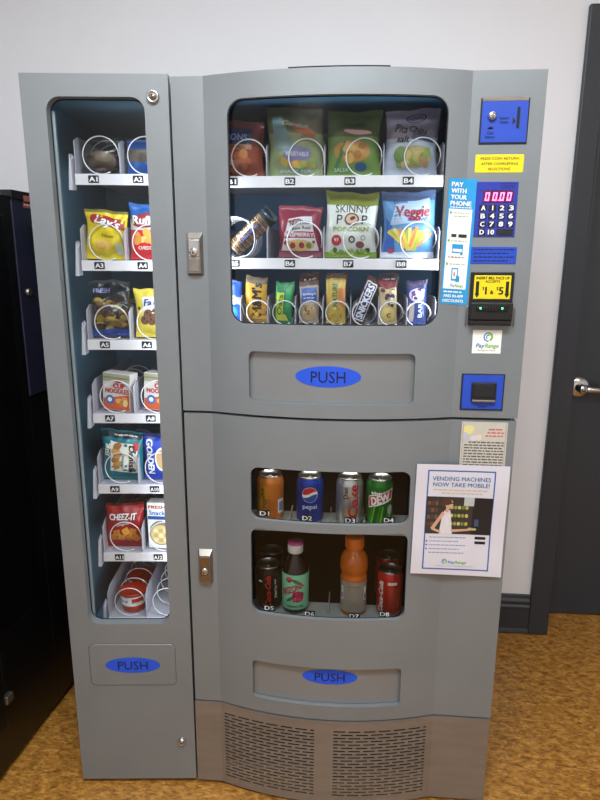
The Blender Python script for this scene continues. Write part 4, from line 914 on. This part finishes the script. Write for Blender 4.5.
# ------------------------------------------------------------ papers on the drink door
def paper_y(x): t = max(0, (x-.56)/.226); return -.022*max(0, 1-t)**1.4-.0045
q2 = bil([(.5617, .6941), (.7854, .6824), (.7864, .9704), (.5654, .9778)]); FW, FH = .2200, .2860
def PF(u, v, off):
    x, z = q2(u/FW, v/FH); return (x, paper_y(x)-.0018*math.sin(v*26+u*9)-.0015*(1-v/FH)-off, z)
b = MB(); PAP = pm('flyer_paper', '#cdc9d2', .6, 0, .02, 20); b.rect(PF, 0, FW, 0, FH, PAP, 0, 16, 20); b.rect(PF, 0, FW, 0, FH, PAP, -.0003, 16, 20)
NVB = ink('#2f5f9e'); 
def P2(u, v, off): return PF(u, v, off)
bu0, bu1, bv0, bv1 = .027, .188, .014, .272
for a in ((bu0, bu1, bv0, bv0+.0032), (bu0, bu1, bv1-.0032, bv1), (bu0, bu0+.0032, bv0, bv1), (bu1-.0032, bu1, bv0, bv1)): b.rect(PF, a[0], a[1], a[2], a[3], NVB, .0004, 10, 10)
b.text(PF, 'VENDING MACHINES', .108, .251, .0105, ink('#35679c'), .138, .0005, bold=.008); b.text(PF, 'NOW TAKE MOBILE!', .108, .236, .0105, ink('#35679c'), .134, .0005, bold=.008)
b.words(PF, .042, .172, .222, .0028, ink('#c2b48a'), .0005, 5); b.words(PF, .062, .160, .214, .0028, ink('#c2b48a'), .0005, 6)
u0, u1, v0, v1 = .0285, .1865, .108, .204      # printed picture of someone using a machine
b.rect(PF, u0, u1, v0, v1, ink('#33302e'), .0005, 10, 6); b.rect(PF, .140, u1, v0, v1, ink('#1c1b1e'), .0007, 6, 6); b.rect(PF, .118, .142, .182, v1, ink('#b0b4b4'), .0008)
for r in range(4):
    for k in range(3): b.rect(PF, .032+.009*k, .039+.009*k, .128+.018*r, .138+.018*r, ink(['#5a3428', '#6a4a38', '#443a3a', '#704830'][(r+k) % 4]), .0008, 1, 1)
for r in range(3):
    for k in range(5): b.ell(PF, .090+.009*k, .135+.021*r, .004, .005, ink(['#a8a43c', '#8c8c50', '#c0b060', '#6c7c34'][(r*2+k) % 4]), .0008, n=10)
SK = ink('#c49a80'); HR = ink('#4e3226'); SH = ink('#cfc9cc')
b.quad(PF, [(.062, v0), (.094, v0), (.088, .160), (.068, .158)], SH, .0011)
b.quad(PF, [(.068, .150), (.090, .150), (.086, .170), (.072, .168)], SH, .0012)
b.quad(PF, [(.041, .122), (.048, .118), (.074, .160), (.068, .166)], SK, .0013); b.quad(PF, [(.041, .126), (.045, .118), (.066, .110), (.066, .116)], SK, .0013)
b.quad(PF, [(.090, .120), (.092, .113), (.134, .118), (.134, .123)], SK, .0013); b.ell(PF, .136, .1225, .006, .004, SK, .0014)
b.quad(PF, [(.074, .164), (.082, .164), (.084, .176), (.076, .176)], SK, .0013); b.ell(PF, .083, .186, .0095, .0125, SK, .0014); b.ell(PF, .077, .192, .0115, .0095, HR, .0016); b.ell(PF, .068, .186, .006, .0085, HR, .0016, .3); b.rect(PF, .083, .093, .1865, .1895, ink('#2a2422'), .0018, 1, 1)
b.rect(PF, .146, .156, .130, .148, ink('#3c4a6c'), .0009, 1, 1); b.ell(PF, .146, .122, .006, .003, ink('#b0b060'), .0010)
for k, v in enumerate((.099, .089, .079, .069, .059)): b.words(PF, .040, .128-.014*(k % 2), v, .0024, ink('#8a8fa4'), .0005, k+30); 
for v in (.089, .079, .069): b.ell(PF, .034, v, .0022, .0022, NVB, .0006, n=10)
for v in (.096, .084): b.rect(PF, .150, .176, v, v+.007, Kk, .0005, 1, 1)
pay_logo(b, PF, .080, .036, .0065); b.text(PF, 'Pay', .0975, .035, .0075, LB, .015, .0005, bold=.01); b.text(PF, 'Range', .120, .035, .0075, LG, .026, .0005, bold=.01); b.words(PF, .060, .150, .024, .0018, ink('#a8acb8'), .0005, 44)
fy = b.build('flyer'); tag(fy, 'white paper flyer with blue border and picture taped over the drink door', 'flyer')
def PN(u, v, off): return (.6674+u+.004*(v-.13)*.3, -.0022-off-.0006*math.sin(v*40), .930+v)
b = MB(); NW, NH = .106, .1475; b.rect(PN, 0, NW, 0, NH, ink('#bdb9ae', .6), 0, 6, 8); b.rect(PN, 0, NW, 0, NH, ink('#bdb9ae', .6), -.0003, 6, 8)
b.ell(PN, .017, NH-.020, .013, .012, ink('#d9cf8c'), .0003); b.ell(PN, .010, NH-.036, .006, .010, ink('#b4b8c8'), .0005); b.ell(PN, .030, NH-.040, .009, .007, ink('#c8c4c8'), .0005); b.ell(PN, .042, NH-.038, .006, .008, ink('#d8c8b8'), .0006)
for k, (a, e) in enumerate(((.062, .096), (.060, .098), (.056, .098))): b.words(PN, a, e, NH-.018-.008*k, .0034, ink('#c85c58'), .0004, k+2)
for k in range(14): b.words(PN, .008+.010*(k == 0), .100, NH-.050-.0070*k, .0030, ink('#4a4844'), .0004, k+60)
for a in ((0.003, .0045, .003, NH-.003), (NW-.0045, NW-.003, .003, NH-.003)): b.rect(PN, *a, ink('#a09c90'), .0003, 1, 4)
nt_ = b.build('notice_sheet'); tag(nt_, 'cream notice sheet with typed lines half hidden behind the flyer', 'notice')

# ------------------------------------------------------------ black soda machine at the left, facing right
BX = -.545; BR = -.067
BM_ = pm('black_gloss_panel', '#060608', .28, 0, .1, 10); BB = pm('black_cabinet_paint', '#0a0a0b', .5, 0, .1, 20); NV = pm('navy_black_panel', '#22253c', .35, 0, .08, 10)
SMc = tag(empty('soda_machine', (-.553, -.062, 0), BR), 'black soda vending machine against the left, seen edge on', 'vending machine')
b = MB(); b.box(-.72, -.030, -.60, .62, .03, 1.60, BB, .004); b.box(-.70, -.05, -.58, .60, 0, .03, GAP); b.build('cabinet', SMc)
b = MB(); b.box(-.028, 0, -.60, .318, .02, 1.612, BM_, .0015, 2); b.box(-.004, .003, -.56, .28, .42, 1.56, pm('dark_display_front', '#040406', .2, 0, .1, 10), .003); b.build('display_door', SMc)
b = MB(); b.box(-.028, .002, .322, .62, 1.05, 1.628, NV, .004); b.box(-.028, 0, .3185, .62, .02, 1.046, BM_, .001); b.box(-.028, .006, .318, .62, 1.604, 1.628, BM_, .001); pnl = b.build('coin_column', SMc)
def PB(u, v, off): return (.0025+off, u, v)
b = MB(); b.rect(lambda u, v, off: (.0062+off, u, v), .372, .45, 1.602, 1.618, ink('#c07060'), .0004); b.rect(PB, .372, .45, 1.585, 1.600, ink('#b85c50'), .0006); b.words(PB, .376, .44, 1.593, .004, W_, .0012, 3); tag(b.build('red_label', pnl), 'small pale red label')
b = MB(); b.box(0, .012, .400, .470, 1.44, 1.54, BLACKP, .003); b.box(.01, .016, .405, .46, 1.495, 1.500, STEEL, .001); b.box(.01, .016, .415, .45, 1.45, 1.485, BLACKP, .002); b.build('bill_slot', pnl)
b = MB(); b.rect(PB, .418, .46, 1.36, 1.43, ink('#8c9060'), .0006); tag(b.build('yellow_label', pnl), 'narrow yellow green label')
b = MB()
def rl(cy, cz, r):
    b.grid(lambda i, j: (.002+[0, .008, .010, .006, .006][j], cy+[r, r*.9, r*.65, r*.5, 0][j]*math.cos(2*PI*i/24), cz+[r, r*.9, r*.65, r*.5, 0][j]*math.sin(2*PI*i/24)), 24, 4, STEEL, True, True)
rl(.357, 1.351, .011); b.build('door_lock', pnl)
b = MB(); b.box(0, .004, .05, .062, .16, .52, BB, .001); b.box(.003, .020, .045, .075, .225, .250, STEEL, .003); b.box(.003, .012, -.30, .05, .15, .34, BM_, .004); b.build('vend_port', SMc)
b = MB(); b.rect(lambda u, v, off: (.0005+off, u, v), .43, .47, .93, 1.0, ink('#55565a'), .0006); b.build('small_plate', pnl)
